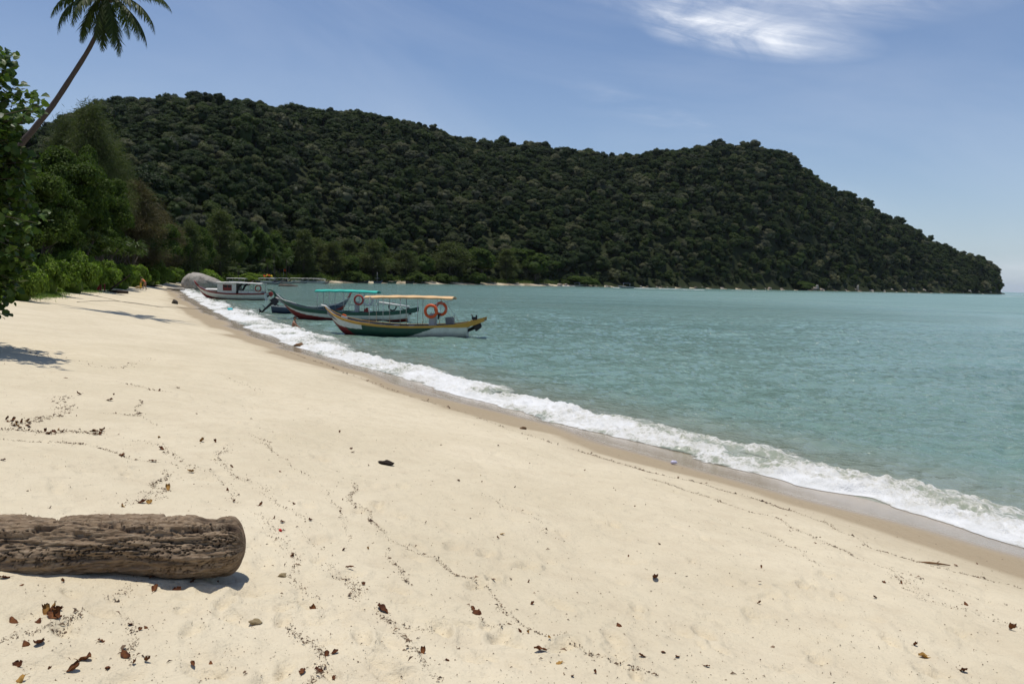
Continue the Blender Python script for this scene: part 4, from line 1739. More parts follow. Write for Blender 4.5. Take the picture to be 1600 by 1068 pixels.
def outboard(root, loc, tilt, s=1.0, cowl_mat=None, group=None):
    """tilted outboard motor hung on the stern"""
    ob = G()
    cm = cowl_mat or PBK
    Mx = Matrix.Translation(loc) @ Matrix.Rotation(tilt, 4, 'Y') @ Matrix.Scale(s, 4)

    def tr(g_):
        g_.v = [tuple(Mx @ Vector(p)) for p in g_.v]
        return g_
    # cowl above the pivot, leg below it (local: -x is aft)
    g1 = G().box((-.18, 0, .34), (.52, .34, .36), None, 0, .78)
    g1.box((-.18, 0, .54), (.38, .26, .08), None, 0, .7)
    o = tr(g1).build('outboard_motor', cm, root)
    o.data.polygons.foreach_set('use_smooth', [False] * len(o.data.polygons))
    tr_ = G().tube([(-.2, 0, .2), (-.2, 0, -.25), (-.18, 0, -.75)], [.11, .075, .06], 8)
    tr_.box((-.34, 0, -.42), (.34, .18, .03))
    tr_.tube([(-.02, 0, -.78), (-.2, 0, -.78), (-.42, 0, -.78)], [.02, .075, .05], 8)
    tr_.box((-.2, 0, -.95), (.2, .02, .26), None, 0, 1.3)
    tr(tr_).build('leg', PBK, o)
    pp = G()
    for k in range(3):
        a = k * 2.094
        pp.box((-.46, math.cos(a) * .1, -.78 + math.sin(a) * .1), (.03, .09, .17), (a + .7, .4, 0))
    tr(pp).build('propeller', PSIL, o)
    th = tr(G().tube([(.05, 0, .30), (.35, 0, .36), (.55, 0, .34)], [.03, .025, .03], 6))
    th.build('tiller', PBK, o, True)
    return o


def ring(name, world_loc, axis, r, t, mat, label, group, bands=None):
    root = thing(name, world_loc, label, 'life ring', group)
    G().torus((0, 0, 0), r, t, axis, 32, 12).build('ring', mat, root, True)
    ax = Vector(axis).normalized()
    a = ax.orthogonal().normalized()
    b = ax.cross(a)
    for k in range(0):
        u = k * math.pi / 2 + .5
        rd = a * math.cos(u) + b * math.sin(u)
        tg = -a * math.sin(u) + b * math.cos(u)
        gm = G()
        V, Fc = [], []
        for i in range(3):
            uu = u + (i - 1) * .16
            rd = a * math.cos(uu) + b * math.sin(uu)
            for j in range(12):
                w = 2 * math.pi * j / 12
                V.append(rd * (r + (t + .008) * math.cos(w)) + ax * (t + .008) * math.sin(w))
        for i in range(2):
            for j in range(12):
                Fc.append((i * 12 + j, (i + 1) * 12 + j, (i + 1) * 12 + (j + 1) % 12, i * 12 + (j + 1) % 12))
        gm.add(V, Fc)
        gm.build('band', bands or PCREAM, root, True)
    G().tube([tuple(a * r * .0 + Vector((0, 0, r + t * .8))), (0, 0, r + t + .28)], .008, 5).build('hanging_cord', PLG, root)
    return root


def canopy(root, x0, x1, z0, z1, hw, mat, crown=.10, name='canopy', th=.035, tip=0.0):
    gm = G()
    nx, ny = 18, 11
    top, bot = [], []
    for i in range(nx):
        u = i / (nx - 1)
        x = x0 + (x1 - x0) * u
        z = z0 + (z1 - z0) * u + .05 * math.sin(u * math.pi)
        narrow = 1 - tip * max(0, (u - .85) / .15) ** 1.5
        rt, rb = [], []
        for j in range(ny):
            w = -1 + 2 * j / (ny - 1)
            zz_ = z + crown * (1 - w * w) + .012 * math.sin(u * 31 + w * 3)
            rt.append((x, w * hw * narrow, zz_))
            rb.append((x, w * hw * narrow, zz_ - th))
        top.append(rt)
        bot.append(rb[::-1])
    gm.grid([r_[::-1] for r_ in top])
    gm.grid([r_[::-1] for r_ in bot])
    for j, fl in ((0, False), (ny - 1, True)):
        s_ = [[top[i][j], (top[i][j][0], top[i][j][1], top[i][j][2] - th - .05)] for i in range(nx)]
        gm.grid(s_ if not fl else [q[::-1] for q in s_])
    for i in (0, nx - 1):
        gm.grid([top[i], [(p[0], p[1], p[2] - th - .04) for p in top[i]]])
    return gm.build(name, mat, root, True)


def heading_boat(name, px_t, Y, label, cat, rz, z=0.0):
    """origin at the transom, bow along +x; rz = pi turns the bow to the left"""
    return thing(name, (dist_at(px_t, Y), Y, z), label, cat, None, rz)


# --- nearest boat: mustard, green, white and red, bow to the left
YA = 46.2
A_ = heading_boat('passenger_boat', 735, YA, 'nearest long boat with mustard rail, green and white hull and tan canopy', 'boat', math.pi - R(3))
rowsA = [(0, 0.0, .86, .12, -.10, .84), (.12, 1.05, .70, 1.0, -.2, .95), (.3, 2.6, .60, 2.6, -.26, 1.02), (.5, 4.3, .57, 4.3, -.26, 1.02), (.7, 6.1, .68, 6.0, -.22, .92),
         (.82, 7.15, .86, 6.9, -.16, .70), (.92, 7.95, 1.14, 7.45, .02, .42), (1.0, 8.55, 1.52, 7.95, .55, .05)]


def colA(u, v):
    if u > .70 and v > .64 - (u - .70) * .6:
        return 0
    if u > .74 + .16 * v:
        return 2
    if u < .18 + (1 - v) * .32:
        return 0
    return 1


Rw, ptA = hull_parts(A_, rowsA, colA, [PW, PDG, PR], 'rubbing_strake', PY_, PGR, lambda u: .90 - .02 * math.sin(u * 3) - .14 * max(0, .16 - u) / .16)
for s in (-1, 1):        # the rail runs on past the transom as a rising stern platform
    gm = G()
    gm.grid([[(.02, s * .90, .92), (-.45, s * .86, 1.02), (-.95, s * .78, 1.16)], [(.02, s * .90, .60), (-.45, s * .86, .76), (-.93, s * .78, .96)]])
    gm.grid([[(.02, s * .84, .60), (-.45, s * .80, .76), (-.93, s * .72, .96)], [(.02, s * .84, .92), (-.45, s * .80, 1.02), (-.95, s * .72, 1.16)]])
    gm.grid([[(.02, s * .84, .925), (-.45, s * .80, 1.025), (-.96, s * .72, 1.165)], [(.02, s * .90, .925), (-.45, s * .86, 1.025), (-.96, s * .78, 1.165)]])
    gm.build('stern_board', PY_, A_)
gm = G()
gm.grid([[(.04, -.84, .70), (-.45, -.80, .84), (-.92, -.72, 1.02)], [(.04, .84, .70), (-.45, .80, .84), (-.92, .72, 1.02)]])
gm.grid([[(.04, .84, .66), (-.45, .80, .80), (-.92, .72, .98)], [(.04, -.84, .66), (-.45, -.80, .80), (-.92, -.72, .98)]])
gm.build('stern_platform', PB, A_)
canopy(A_, .9, 6.1, 2.22, 2.14, .98, PTAN, .09, 'canopy', .035, .5)
for x in (1.9, 2.9, 3.9, 4.9, 5.7):
    for s in (-1, 1):
        bar(A_, 'canopy_post', (x, s * .93, .58 + (.1 if x > 5 else 0)), (x - .12 * (x < 2), s * .90, 2.20), .018, PSIL)
for s in (-1, 1):
    bar(A_, 'canopy_rail', (1.0, s * .93, 2.17), (6.0, s * .93, 2.12), .018, PSIL)
    bar(A_, 'brace', (1.0, s * .9, 2.1), (2.2, s * .92, 1.75), .012, PSIL)
    bar(A_, 'brace', (.75, s * .9, .85), (1.5, s * .92, 1.9), .010, PSIL)
for k in range(7):
    bar(A_, 'canopy_hoop', (1.2 + k * .75, -.93, 2.19), (1.2 + k * .75, .93, 2.19), .014, PSIL)
for x in (2.6, 3.5, 4.4, 5.3):
    G().box((x, 0, .50), (.32, 1.7, .05)).build('bench', PLG, A_)
G().box((2.08, .45, .85), (.42, .46, .85), None, 0, .9).box((2.05, .45, 1.30), (.30, .40, .06)).build('steering_console', PLG, A_)
G().box((1.12, .2, .92), (.45, .6, .40), (0, .12, 0)).build('seat_box', PGR, A_)
bar(A_, 'lever', (1.0, -.2, 1.0), (.85, -.2, 1.35), .014, PSIL)
G().tube([(1.75, .7, 1.0), (1.70, .72, 1.25), (1.6, .72, 1.3)], [.05, .07, .03], 6).build('steering_wheel_hub', PBK, A_)
outboard(A_, (-.05, .1, .66), R(-62) + math.pi * 0, 1.05)
G().tube([(-.45, .5, 1.02), (-.45, .5, 1.3)], .05, 8).box((-.3, .1, 1.1), (.3, .3, .15)).build('fuel_can', PBK, A_)
G().box((7.35, .15, .93), (.35, .4, .10), (0, -.3, .3)).build('folded_tarpaulin', PW, A_)
G().box((7.45, -.2, 1.02), (.22, .22, .12), (0, -.3, .1)).build('bow_bundle', PORANGE, A_)
G().tube([(8.25, 0, 1.34), (8.55, 0, 1.56), (8.78, 0, 1.62)], [.07, .055, .04], 8).build('bow_post', PW, A_, True)
gm = G()
for k in range(7):       # worn lettering low on the bow, only blocks of paint at this size
    x = 7.35 - k * .09
    gm.box((x + .15, .80 - .0, .55), (.055, .012, .07))
A_['note'] = ''
del A_['note']
MA = Matrix.Translation(A_.location) @ Matrix.Rotation(A_.rotation_euler.z, 4, 'Z')
ring('life_ring', (MA @ Vector((2.12, .99, 1.47))), (.15, 1, 0), .335, .085, POR, 'front orange life ring hanging at the stern end of the tan canopy', 'life rings')
ring('life_ring', (MA @ Vector((1.62, .55, 1.60))), (.35, 1, 0), .335, .085, POR, 'rear orange life ring half hidden behind the front one under the tan canopy', 'life rings')

# --- second boat: green, white and red with the teal canopy
YB = 61.0
B_ = heading_boat('passenger_boat', 641, YB, 'long boat with green curled bow, white and red hull and teal canopy', 'boat', math.pi - R(1))
rowsB = [(0, 0.0, .90, .1, -.08, .80), (.12, 1.3, .72, 1.3, -.2, .95), (.3, 3.2, .62, 3.2, -.25, 1.0), (.5, 5.4, .62, 5.4, -.25, 1.0), (.7, 7.6, .78, 7.3, -.2, .88),
         (.82, 8.8, 1.02, 8.3, -.10, .66), (.92, 9.75, 1.40, 9.0, .25, .36), (1.0, 10.45, 1.95, 9.75, 1.05, .05)]


def colB(u, v):
    lim = np.interp(u, [0, .5, .8, 1], [.36, .42, .60, .72])
    return 2 if v < lim else 0


Rw, ptB = hull_parts(B_, rowsB, colB, [PW, PG, PR], 'rubbing_strake', PG, PGR, lambda u: .76 - .02 * u)
G().tube([(10.35, 0, 1.55), (10.50, 0, 1.92), (10.72, 0, 2.12), (10.95, 0, 2.10)], [.10, .10, .08, .05], 10, 0, True, .7).build('bow_curl', PG, B_, True)
for s in (-1, 1):
    gm = G()
    gm.grid([[(.02, s * .86, .96), (-.6, s * .80, 1.08)], [(.02, s * .86, .62), (-.58, s * .80, .72)]])
    gm.grid([[(.02, s * .80, .62), (-.58, s * .74, .72)], [(.02, s * .80, .96), (-.6, s * .74, 1.08)]])
    gm.build('stern_board', PG, B_)
canopy(B_, 2.4, 7.1, 2.14, 2.14, 1.0, PTEAL, .10, 'canopy', .04, .0)
for x in (2.6, 3.7, 4.9, 6.0, 6.9):
    for s in (-1, 1):
        bar(B_, 'canopy_post', (x, s * .93, .6), (x, s * .93, 2.12), .02, PSIL)
for s in (-1, 1):
    bar(B_, 'side_rail', (2.4, s * .95, 1.12), (7.6, s * .90, 1.12), .014, PSIL)
for x in (3.2, 4.3, 5.4, 6.5):
    G().box((x, 0, .58), (.34, 1.7, .05)).build('bench', PLG, B_)
G().box((4.0, .35, 1.0), (.28, .42, .8)).build('steering_console', PLG, B_)
G().tube([(-.1, .85, 1.12), (2.2, .9, 1.40)], [.07, .09], 8).build('rolled_awning', PW, B_, True)
G().tube([(10.3, .2, 1.55), (8.6, .55, 1.12)], [.035, .035], 6).build('bow_pole', PW, B_, True)
G().torus((1.2, .8, 1.1), .28, .05, (0, 1, .2), 18, 8).build('steering_wheel', PBK, B_)
outboard(B_, (.35, .25, .50), R(-20), 1.05)
MB = Matrix.Translation(B_.location) @ Matrix.Rotation(B_.rotation_euler.z, 4, 'Z')
ring('life_ring', (MB @ Vector((3.72, 1.06, 1.55))), (.2, 1, 0), .34, .07, PRD, 'left dark red life ring under the teal canopy', 'life rings')
ring('life_ring', (MB @ Vector((3.05, .98, 1.50))), (-.25, 1, 0), .34, .07, PLG, 'grey life ring under the stern end of the teal canopy', 'life rings')
b_ = G().box((0, 0, 0), (.34, .26, .24), None, 0, .8).box((.05, 0, .16), (.16, .2, .1))
o = b_.build('life_vest', PRD, None)
o.location = MB @ Vector((3.3, .3, .74))
tag(o, 'dark red life vest on the bench under the teal canopy', 'life vest')

# --- cabin boat farther out
YC = 100.0
C_ = heading_boat('cabin_boat', 417, YC, 'white cabin boat with red stripes and upturned red bow near the boulder', 'boat', math.pi)
rowsC = [(0, 0, .86, .05, -.1, .95), (.15, 1.3, .80, 1.3, -.2, 1.1), (.35, 3.2, .76, 3.2, -.22, 1.15), (.55, 5.0, .78, 5.0, -.2, 1.1), (.75, 6.8, .98, 6.7, -.1, .9), (.9, 8.1, 1.35, 7.7, .2, .45), (1.0, 8.9, 1.75, 8.3, .8, .05)]
Rw, _p = hull_parts(C_, rowsC, lambda u, v: 2 if v < np.interp(u, [0, .6, 1], [.30, .36, .6]) else 0, [PW, PG, PR], 'rubbing_strake', PR, PLG, .86, .12)
G().tube([(8.6, 0, 1.55), (8.95, 0, 1.9), (9.15, 0, 2.25)], [.12, .10, .05], 8, 0, True, .6).build('bow_post', PR, C_, True)
gm = G()
gm.grid([[(7.6, -.5, 1.18), (6.4, -.95, 1.15), (5.7, -1.05, 1.15)], [(7.6, 0, 1.30), (6.4, 0, 1.32), (5.7, 0, 1.32)], [(7.6, .5, 1.18), (6.4, .95, 1.15), (5.7, 1.05, 1.15)]])
gm.build('foredeck', PW, C_)
for s in (-1, 1):
    gm = G()      # solid forward side wall with a window cut out of it
    y = s * 1.02
    xs = [3.5, 4.05, 5.15, 5.85]
    zs = [.78, 1.08, 1.82, 2.02]
    for i in range(3):
        for j in range(3):
            if i == 1 and j == 1:
                continue
            gm.box(((xs[i] + xs[i + 1]) / 2, y, (zs[j] + zs[j + 1]) / 2), (xs[i + 1] - xs[i], .06, zs[j + 1] - zs[j]))
    gm.build('cabin_wall', PW, C_)
    wn_ = G()
    for a, b, c_, d_ in ((4.05, 5.15, 1.08, 1.13), (4.05, 5.15, 1.77, 1.82), (4.05, 4.11, 1.13, 1.77), (5.09, 5.15, 1.13, 1.77), (4.55, 4.62, 1.13, 1.77)):
        wn_.box(((a + b) / 2, y + s * .035, (c_ + d_) / 2), (b - a, .04, d_ - c_))
    w_ = wn_.build('window', PR, C_)
    G().box((4.58, y, 1.3), (1.0, .02, .36)).build('lower_pane', PR, w_)
    G().box((4.58, y, 1.62), (1.0, .02, .30)).build('upper_pane', PGL, w_)
    gm = G()
    gm.tube([(3.45, y, .8), (3.35, y, 1.2), (3.12, y, 1.65), (2.75, y, 2.0)], [.14, .14, .13, .12], 4)
    gm.build('door_pillar', PBK, C_)
    for x in (2.0, .5):
        bar(C_, 'roof_post', (x, y, .8), (x, y, 2.0), .03, PSIL)
    bar(C_, 'side_rail', (.4, y, 1.25), (3.2, y, 1.25), .02, PSIL)
    G().box((1.8, y, .95), (2.8, .03, .3)).build('side_panel', PW, C_)
gm = G()
gm.grid([[(5.85, -1.02, .85), (5.55, -.98, 2.0)], [(5.98, 0, .85), (5.65, 0, 2.0)], [(5.85, 1.02, .85), (5.55, .98, 2.0)]])
gm.build('windscreen', PGL, C_)
canopy(C_, .35, 6.0, 2.04, 2.08, 1.16, PCREAM, .06, 'roof', .05)
outboard(C_, (-.02, -.2, .72), R(-55), 1.1, PRD)
MC = Matrix.Translation(C_.location) @ Matrix.Rotation(C_.rotation_euler.z, 4, 'Z')
ring('life_ring', (MC @ Vector((.75, 1.10, 1.45))), (0, 1, 0), .36, .07, PRD, 'red life ring on the stern of the white cabin boat', 'life rings')

# --- blue boat, bow to the right, behind the teal canopied one
YD = 69.0
D_ = heading_boat('blue_boat', 425, YD, 'open navy blue boat with red and white bow pointing right', 'boat', R(8))
rowsD = [(0, 0, .62, .05, -.1, .55), (.2, 1.3, .52, 1.3, -.2, .7), (.45, 3.0, .55, 3.0, -.2, .75), (.65, 4.4, .68, 4.4, -.15, .7), (.82, 5.6, .92, 5.4, .0, .48), (1.0, 6.6, 1.45, 6.1, .4, .04)]
Rw, _p = hull_parts(D_, rowsD, lambda u, v: 2 if (u > .8 and v < .5) else 1, [PW, PB, PR], 'rubbing_strake', PW, PGR, .93)
G().tube([(6.4, 0, 1.2), (6.6, 0, 1.55), (6.82, 0, 2.0)], [.09, .08, .05], 8, 0, True, .6).build('bow_post', PR, D_, True)
G().box((2.2, 0, .42), (.3, 1.1, .05)).build('bench', PLG, D_)
G().box((3.6, 0, .5), (.3, 1.1, .05)).build('bench', PLG, D_)
outboard(D_, (.05, 0, .50), R(48), 1.3)

# --- far moored boats with long roofs at the end of the near beach
FB = [  # px of the transom, py of the waterline, length px, hull, roof, flip, label
    (352, 440, 44, PR, PCREAM, 1, 'low red hulled boat just above the cabin boat roof'),
    (398, 437.5, 34, PB, PCREAM, 0, 'dark boat loaded with orange and yellow things'),
    (402, 440.5, 38, PB, PLG, 1, 'long grey roofed boat nearest the orange and yellow load'),
    (420, 439, 42, PGR, PLG, 1, 'long grey roofed boat in the middle of the moored row'),
    (452, 440, 30, PB, PCREAM, 1, 'moored boat with white side panels beside the flag'),
    (470, 441, 40, PLG, PCREAM, 1, 'white roofed boat at the right end of the moored row'),
    (486, 441.5, 30, PR, PLG, 1, 'low dark boat outside the right end of the moored row'),
]
for i, (px, py, ln, hm, rm_, fl, lab) in enumerate(FB):
    Yb = min(3.4 * F / (py - yh(px)) * .93, coastY(px) - 1.0 - 5 * (i % 3))
    Lm = ln / F * Yb
    o = thing('moored_boat', (dist_at(px + (ln if fl == 0 else 0), Yb), Yb, 0), lab, 'boat', 'boats moored at the end of the beach', math.pi if fl == 0 else 0)
    k_ = Lm / 8.0
    o.scale = (k_, .9, .85)
    rows = [(0, 0, .8, .05, -.15, .8), (.3, 2.4, .65, 2.4, -.2, .95), (.6, 4.8, .68, 4.8, -.2, .9), (.85, 6.8, 1.0, 6.5, -.05, .5), (1, 8.0, 1.6, 7.4, .5, .05)]
    hull_parts(o, rows, lambda u, v: 0 if v > .5 else 1, [PW, hm], 'rubbing_strake', hm, PGR, .8)
    canopy(o, .6, 6.0, 2.1, 2.1, .95, rm_, .08, 'canopy', .06)
    for x in (.8, 2.4, 4.2, 5.8):
        for s in (-1, 1):
            bar(o, 'canopy_post', (x, s * .88, .6), (x, s * .88, 2.1), .03, PLG, 5)
    G().box((3.2, .9, 1.0), (3.8, .05, .5)).box((3.2, -.9, 1.0), (3.8, .05, .5)).build('side_panel', PGR if i % 2 else PW, o)
    G().box((-.1, 0, .7), (.3, .3, .6), (0, .3, 0)).build('outboard_motor', PBK, o)
    if i == 1:
        for k in range(8):
            q = G().box((0, 0, 0), (.36, .34, .36), (.2 * k, .1, .3 * k), 0, .7).build('life_vest', PORANGE if k % 2 else PYEL, None)
            q.location = Matrix.Translation(o.location) @ Matrix.Rotation(o.rotation_euler.z, 4, 'Z') @ Vector((1.5 + .75 * (k % 4), -.5 + .8 * (k // 4), 2.5 + .15 * (k % 3)))
            tag(q, 'orange or yellow life vest heaped on the roof of the loaded moored boat', 'life vest', 'life vests heaped on a moored boat')
# flag pole on the shore behind them
Yf = 300.0
fx = dist_at(443, Yf)
fg = thing('flag', (fx, Yf, gz(fx, Yf)), 'small red and white flag on a pole behind the moored boats', 'flag')
bar(fg, 'pole', (0, 0, 0), (0, 0, 4.2), .06, PLG)
gm = G()
gm.grid([[(0, 0, 4.2), (.6, .1, 4.1), (1.2, -.05, 4.15)], [(0, 0, 3.4), (.6, .1, 3.3), (1.2, -.05, 3.35)]])
gm.build('cloth', PORANGE, fg)
# dark hulls pulled up on the far beach
for px, py, ln, hm, lab in ((560, 440.8, 17, PBK, 'leftmost dark hull pulled up on the far white beach'), (584, 440.8, 14, PB, 'second dark hull with a small mast on the far beach'),
                            (606, 441, 15, PDG, 'third dark hull on the far beach'), (634, 441.2, 14, PBK, 'rightmost dark hull on the far beach')):
    Yb = coastY(px) - 1.0
    Lm = ln / F * Yb
    o = thing('beached_boat', (dist_at(px, Yb), Yb, .05), lab, 'boat', 'boats at the far beach', 0)
    o.scale = (Lm / 8.0, 1, 1)
    hull_parts(o, [(0, 0, .9, .05, -.15, .8), (.3, 2.4, .75, 2.4, -.2, .95), (.6, 4.8, .8, 4.8, -.2, .9), (.85, 6.8, 1.1, 6.5, -.05, .5), (1, 8.0, 1.7, 7.4, .5, .05)],
               lambda u, v: 0, [hm], 'rubbing_strake', hm, PGR, .8)
    if px == 584:
        bar(o, 'mast', (3, 0, .8), (3, 0, 5.0), .10, PLG)
        G().box((3, 0, 2.2), (3.5, 1.6, .1)).build('canopy', PLG, o)

# --- two speedboats under way, each with its wake
FOAMP = M('wake_foam')
ge = FOAMP.n('ShaderNodeNewGeometry').outputs['Position']
fa = FOAMP.ramp(FOAMP.noise(FOAMP.mapping(ge, (.3, 1.2, 1)), 1.0, 4, .7), .40, .55)
tb = FOAMP.n('ShaderNodeBsdfTransparent')
mx = FOAMP.n('ShaderNodeMixShader')
FOAMP.l(fa, mx.inputs[0])
FOAMP.l(tb.outputs[0], mx.inputs[1])
FOAMP.l(FOAMP.bsdf((.75, .78, .78), .6, .3), mx.inputs[2])
FOAMP = FOAMP.done(mx.outputs[0])


def speedboat(px, Y, Lm, rz, hm, lab, heads):
    o = thing('speedboat', (dist_at(px, Y), Y, 0.05), lab, 'boat', 'speedboats crossing the bay', rz)
    k = Lm / 8.0
    o.scale = (k, k, k)
    hull_parts(o, [(0, -4, .75, -3.9, -.1, 1.0), (.4, -.8, .8, -.8, -.15, 1.2), (.7, 1.8, 1.0, 1.6, -.05, 1.0), (.9, 3.4, 1.25, 2.8, .3, .5), (1, 4.1, 1.4, 3.4, .9, .06)],
               lambda u, v: 0 if v > .6 else 1, [PW, hm], 'rubbing_strake', hm, PGR, .85)
    canopy(o, -2.2, 1.4, 2.25, 2.35, 1.0, PB, .08, 'canopy', .06)
    for x in (-2.0, 1.2):
        for s in (-1, 1):
            bar(o, 'canopy_post', (x, s * .95, .8), (x, s * .95, 2.25), .05, PLG, 5)
    gm = G()
    gm.grid([[(1.3, -.9, 1.0), (.9, -.9, 1.6)], [(1.6, 0, 1.05), (1.15, 0, 1.7)], [(1.3, .9, 1.0), (.9, .9, 1.6)]])
    gm.build('windscreen', PGL, o)
    G().box((-4.1, 0, .8), (.45, .45, .9), None, 0, .8).build('outboard_motor', PBK, o)
    return o


speedboat(903, 500, 7.5, R(-12), PBK, 'left speedboat crossing in front of the yellowish bush', 1)
speedboat(978, 470, 9.5, R(176), PB, 'right longer speedboat heading left with a white wake', 2)
wk = G()
for (pa, pb, Yw, w0, w1) in ((862, 898, 500, 3.5, 1.6), (984, 1100, 472, 1.8, 3.5), (958, 968, 469, .8, 1.6)):
    xa, xb = dist_at(pa, Yw), dist_at(pb, Yw)
    P = []
    for i in range(12):
        t = i / 11
        w = (w0 + (w1 - w0) * t) * (.9 + .2 * math.sin(i * 2.3))
        P.append([(xa + (xb - xa) * t, Yw - w, .05), (xa + (xb - xa) * t, Yw, .22), (xa + (xb - xa) * t, Yw + w, .05)])
    wk.grid([q for q in P])
wk.build('boat_wake', FOAMP, None, True, kind='stuff', label='thin white wakes behind the two speedboats')
wk = G()
for (pa, pb, Yw, w0) in ((1340, 1460, 640, 2.0), (1500, 1640, 560, 2.2), (1140, 1200, 520, 1.2), (1560, 1700, 700, 2.5)):
    xa, xb = (pa - 800) / F * Yw, (pb - 800) / F * Yw
    P = []
    for i in range(14):
        t = i / 13
        w = w0 * (.6 + .5 * math.sin(t * math.pi)) * (.9 + .2 * math.sin(i * 2.3))
        yy = Yw + 10 * math.sin(t * 2)
        P.append([(xa + (xb - xa) * t, yy - w, .04), (xa + (xb - xa) * t, yy, .12), (xa + (xb - xa) * t, yy + w, .04)])
    wk.grid(P)
wk.build('foam_streaks', FOAMP, None, True, kind='stuff', label='thin foam streaks far out off the headland')

# ------------------------------------------------------------------ rocks
def mat_rock(name, a, b, c, sc):
    k = M(name)
    o = k.obj()
    n1_ = k.noise(o, sc, 7, .7, .4)
    n2_ = k.noise(k.mapping(o, (1, 1, .3)), sc * 2.3, 6, .7)
    col = k.mix(k.ramp(n1_, .35, .68), a, b)
    col = k.mix(k.math('MULTIPLY', k.ramp(n2_, .5, .72), .7), col, c)
    spk = k.noise(o, sc * 30, 2, .9)
    col = k.mix(k.math('MULTIPLY', k.ramp(spk, .5, .7), .3), col, (.04, .035, .03))
    h = k.math('ADD', n1_, k.math('MULTIPLY', n2_, .5))
    return k.done(k.bsdf(col, .9, .2, k.bump(h, .9, .12 / sc * 3)))


ROCK = mat_rock('granite', (.46, .42, .36), (.29, .265, .23), (.10, .085, .07), .55)
ROCKP = mat_rock('pale_granite', (.42, .36, .30), (.28, .23, .19), (.12, .09, .07), .4)
ROCKD = mat_rock('dark_wet_rock', (.10, .085, .065), (.06, .05, .04), (.03, .027, .02), .8)


def rock_mesh(name, seed, sub, mat, amp=.28, sc=1.3):
    bm = bmesh.new()
    bmesh.ops.create_icosphere(bm, subdivisions=sub, radius=1)
    V = np.array([v.co[:] for v in bm.verts])
    n = fbm(V[:, 0] * sc + seed * 3.7, V[:, 1] * sc + V[:, 2] * 1.9, 4, seed) + fbm(V[:, 2] * sc + 9, V[:, 0] * sc - V[:, 1], 4, seed + 5)
    V = V * (1 + amp * n[:, None])
    g_ = np.random.default_rng(seed)
    for q in range(6):            # a few broken flat faces
        d = unit(g_.normal(size=3))
        pr = V @ d
        lim = g_.uniform(.62, .85)
        over = np.maximum(pr - lim, 0)
        V = V - over[:, None] * d[None] * .85
    for v, c in zip(bm.verts, V):
        v.co = c
    me = bpy.data.meshes.new(name)
    bm.to_mesh(me)
    bm.free()
    me.polygons.foreach_set('use_smooth', [True] * len(me.polygons))
    me.materials.append(mat)
    return me


# the big boulder half in the water
YBo = 148.0
bm = bmesh.new()
bmesh.ops.create_icosphere(bm, subdivisions=5, radius=1)
V = np.array([v.co[:] for v in bm.verts])
n = fbm(V[:, 0] * 1.2 + 4, V[:, 1] * 1.2 + V[:, 2], 5, 401)
sgn = np.sign(V)
W = sgn * np.abs(V) ** .72
W[:, 0] = np.where(W[:, 0] < 0, W[:, 0] * (1 - .22 * np.clip(W[:, 2], 0, 1)), W[:, 0] * (1 - .10 * np.clip(W[:, 2], 0, 1)))
W[:, 2] = W[:, 2] * (1 - .42 * np.clip(W[:, 0] + .45, 0, 1.5) ** 1.15)      # sloping down to the right
W = W * (1 + .10 * n[:, None])
crack = np.exp(-((W[:, 0] + .50 + .10 * W[:, 2]) / .035) ** 2)
W = W * (1 - .10 * crack[:, None])
lowc = np.exp(-((W[:, 2] - .15 * W[:, 0] + .1) / .03) ** 2) * (np.abs(W[:, 0] - .1) < .2)
W = W * (1 - .05 * lowc[:, None])
for v, c in zip(bm.verts, W):
    v.co = Vector((c[0] * 3.6, c[1] * 2.6, c[2] * 2.15))
me = bpy.data.meshes.new('boulder')
bm.to_mesh(me)
bm.free()
me.polygons.foreach_set('use_smooth', [True] * len(me.polygons))
me.materials.append(ROCK)
o = link('boulder', me)
o.location = (dist_at(317, YBo), YBo, 1.05)
o.rotation_euler = (0, R(3), 0)
tag(o, 'large smooth grey boulder with a vertical crack at the bend of the beach', 'boulder')

RK = [rock_mesh('rock', 411 + i, 3, m_) for i, m_ in enumerate((ROCKP, ROCKP, ROCK, ROCKD))]


def rock(px, Y, wpx, hpx, vi, lab, group=None, z=0.0, rz=None, dy=0.0):
    o = link('rock', RK[vi])
    w = wpx / F * Y / 2
    h = hpx / F * Y
    o.location = (dist_at(px, Y), Y + dy, z + h * .35)
    o.scale = (w, w * .8, h * .75)
    o.rotation_euler = (0, 0, rg.uniform(-.5, .5) if rz is None else rz)
    tag(o, lab, 'rock', group)
    return o


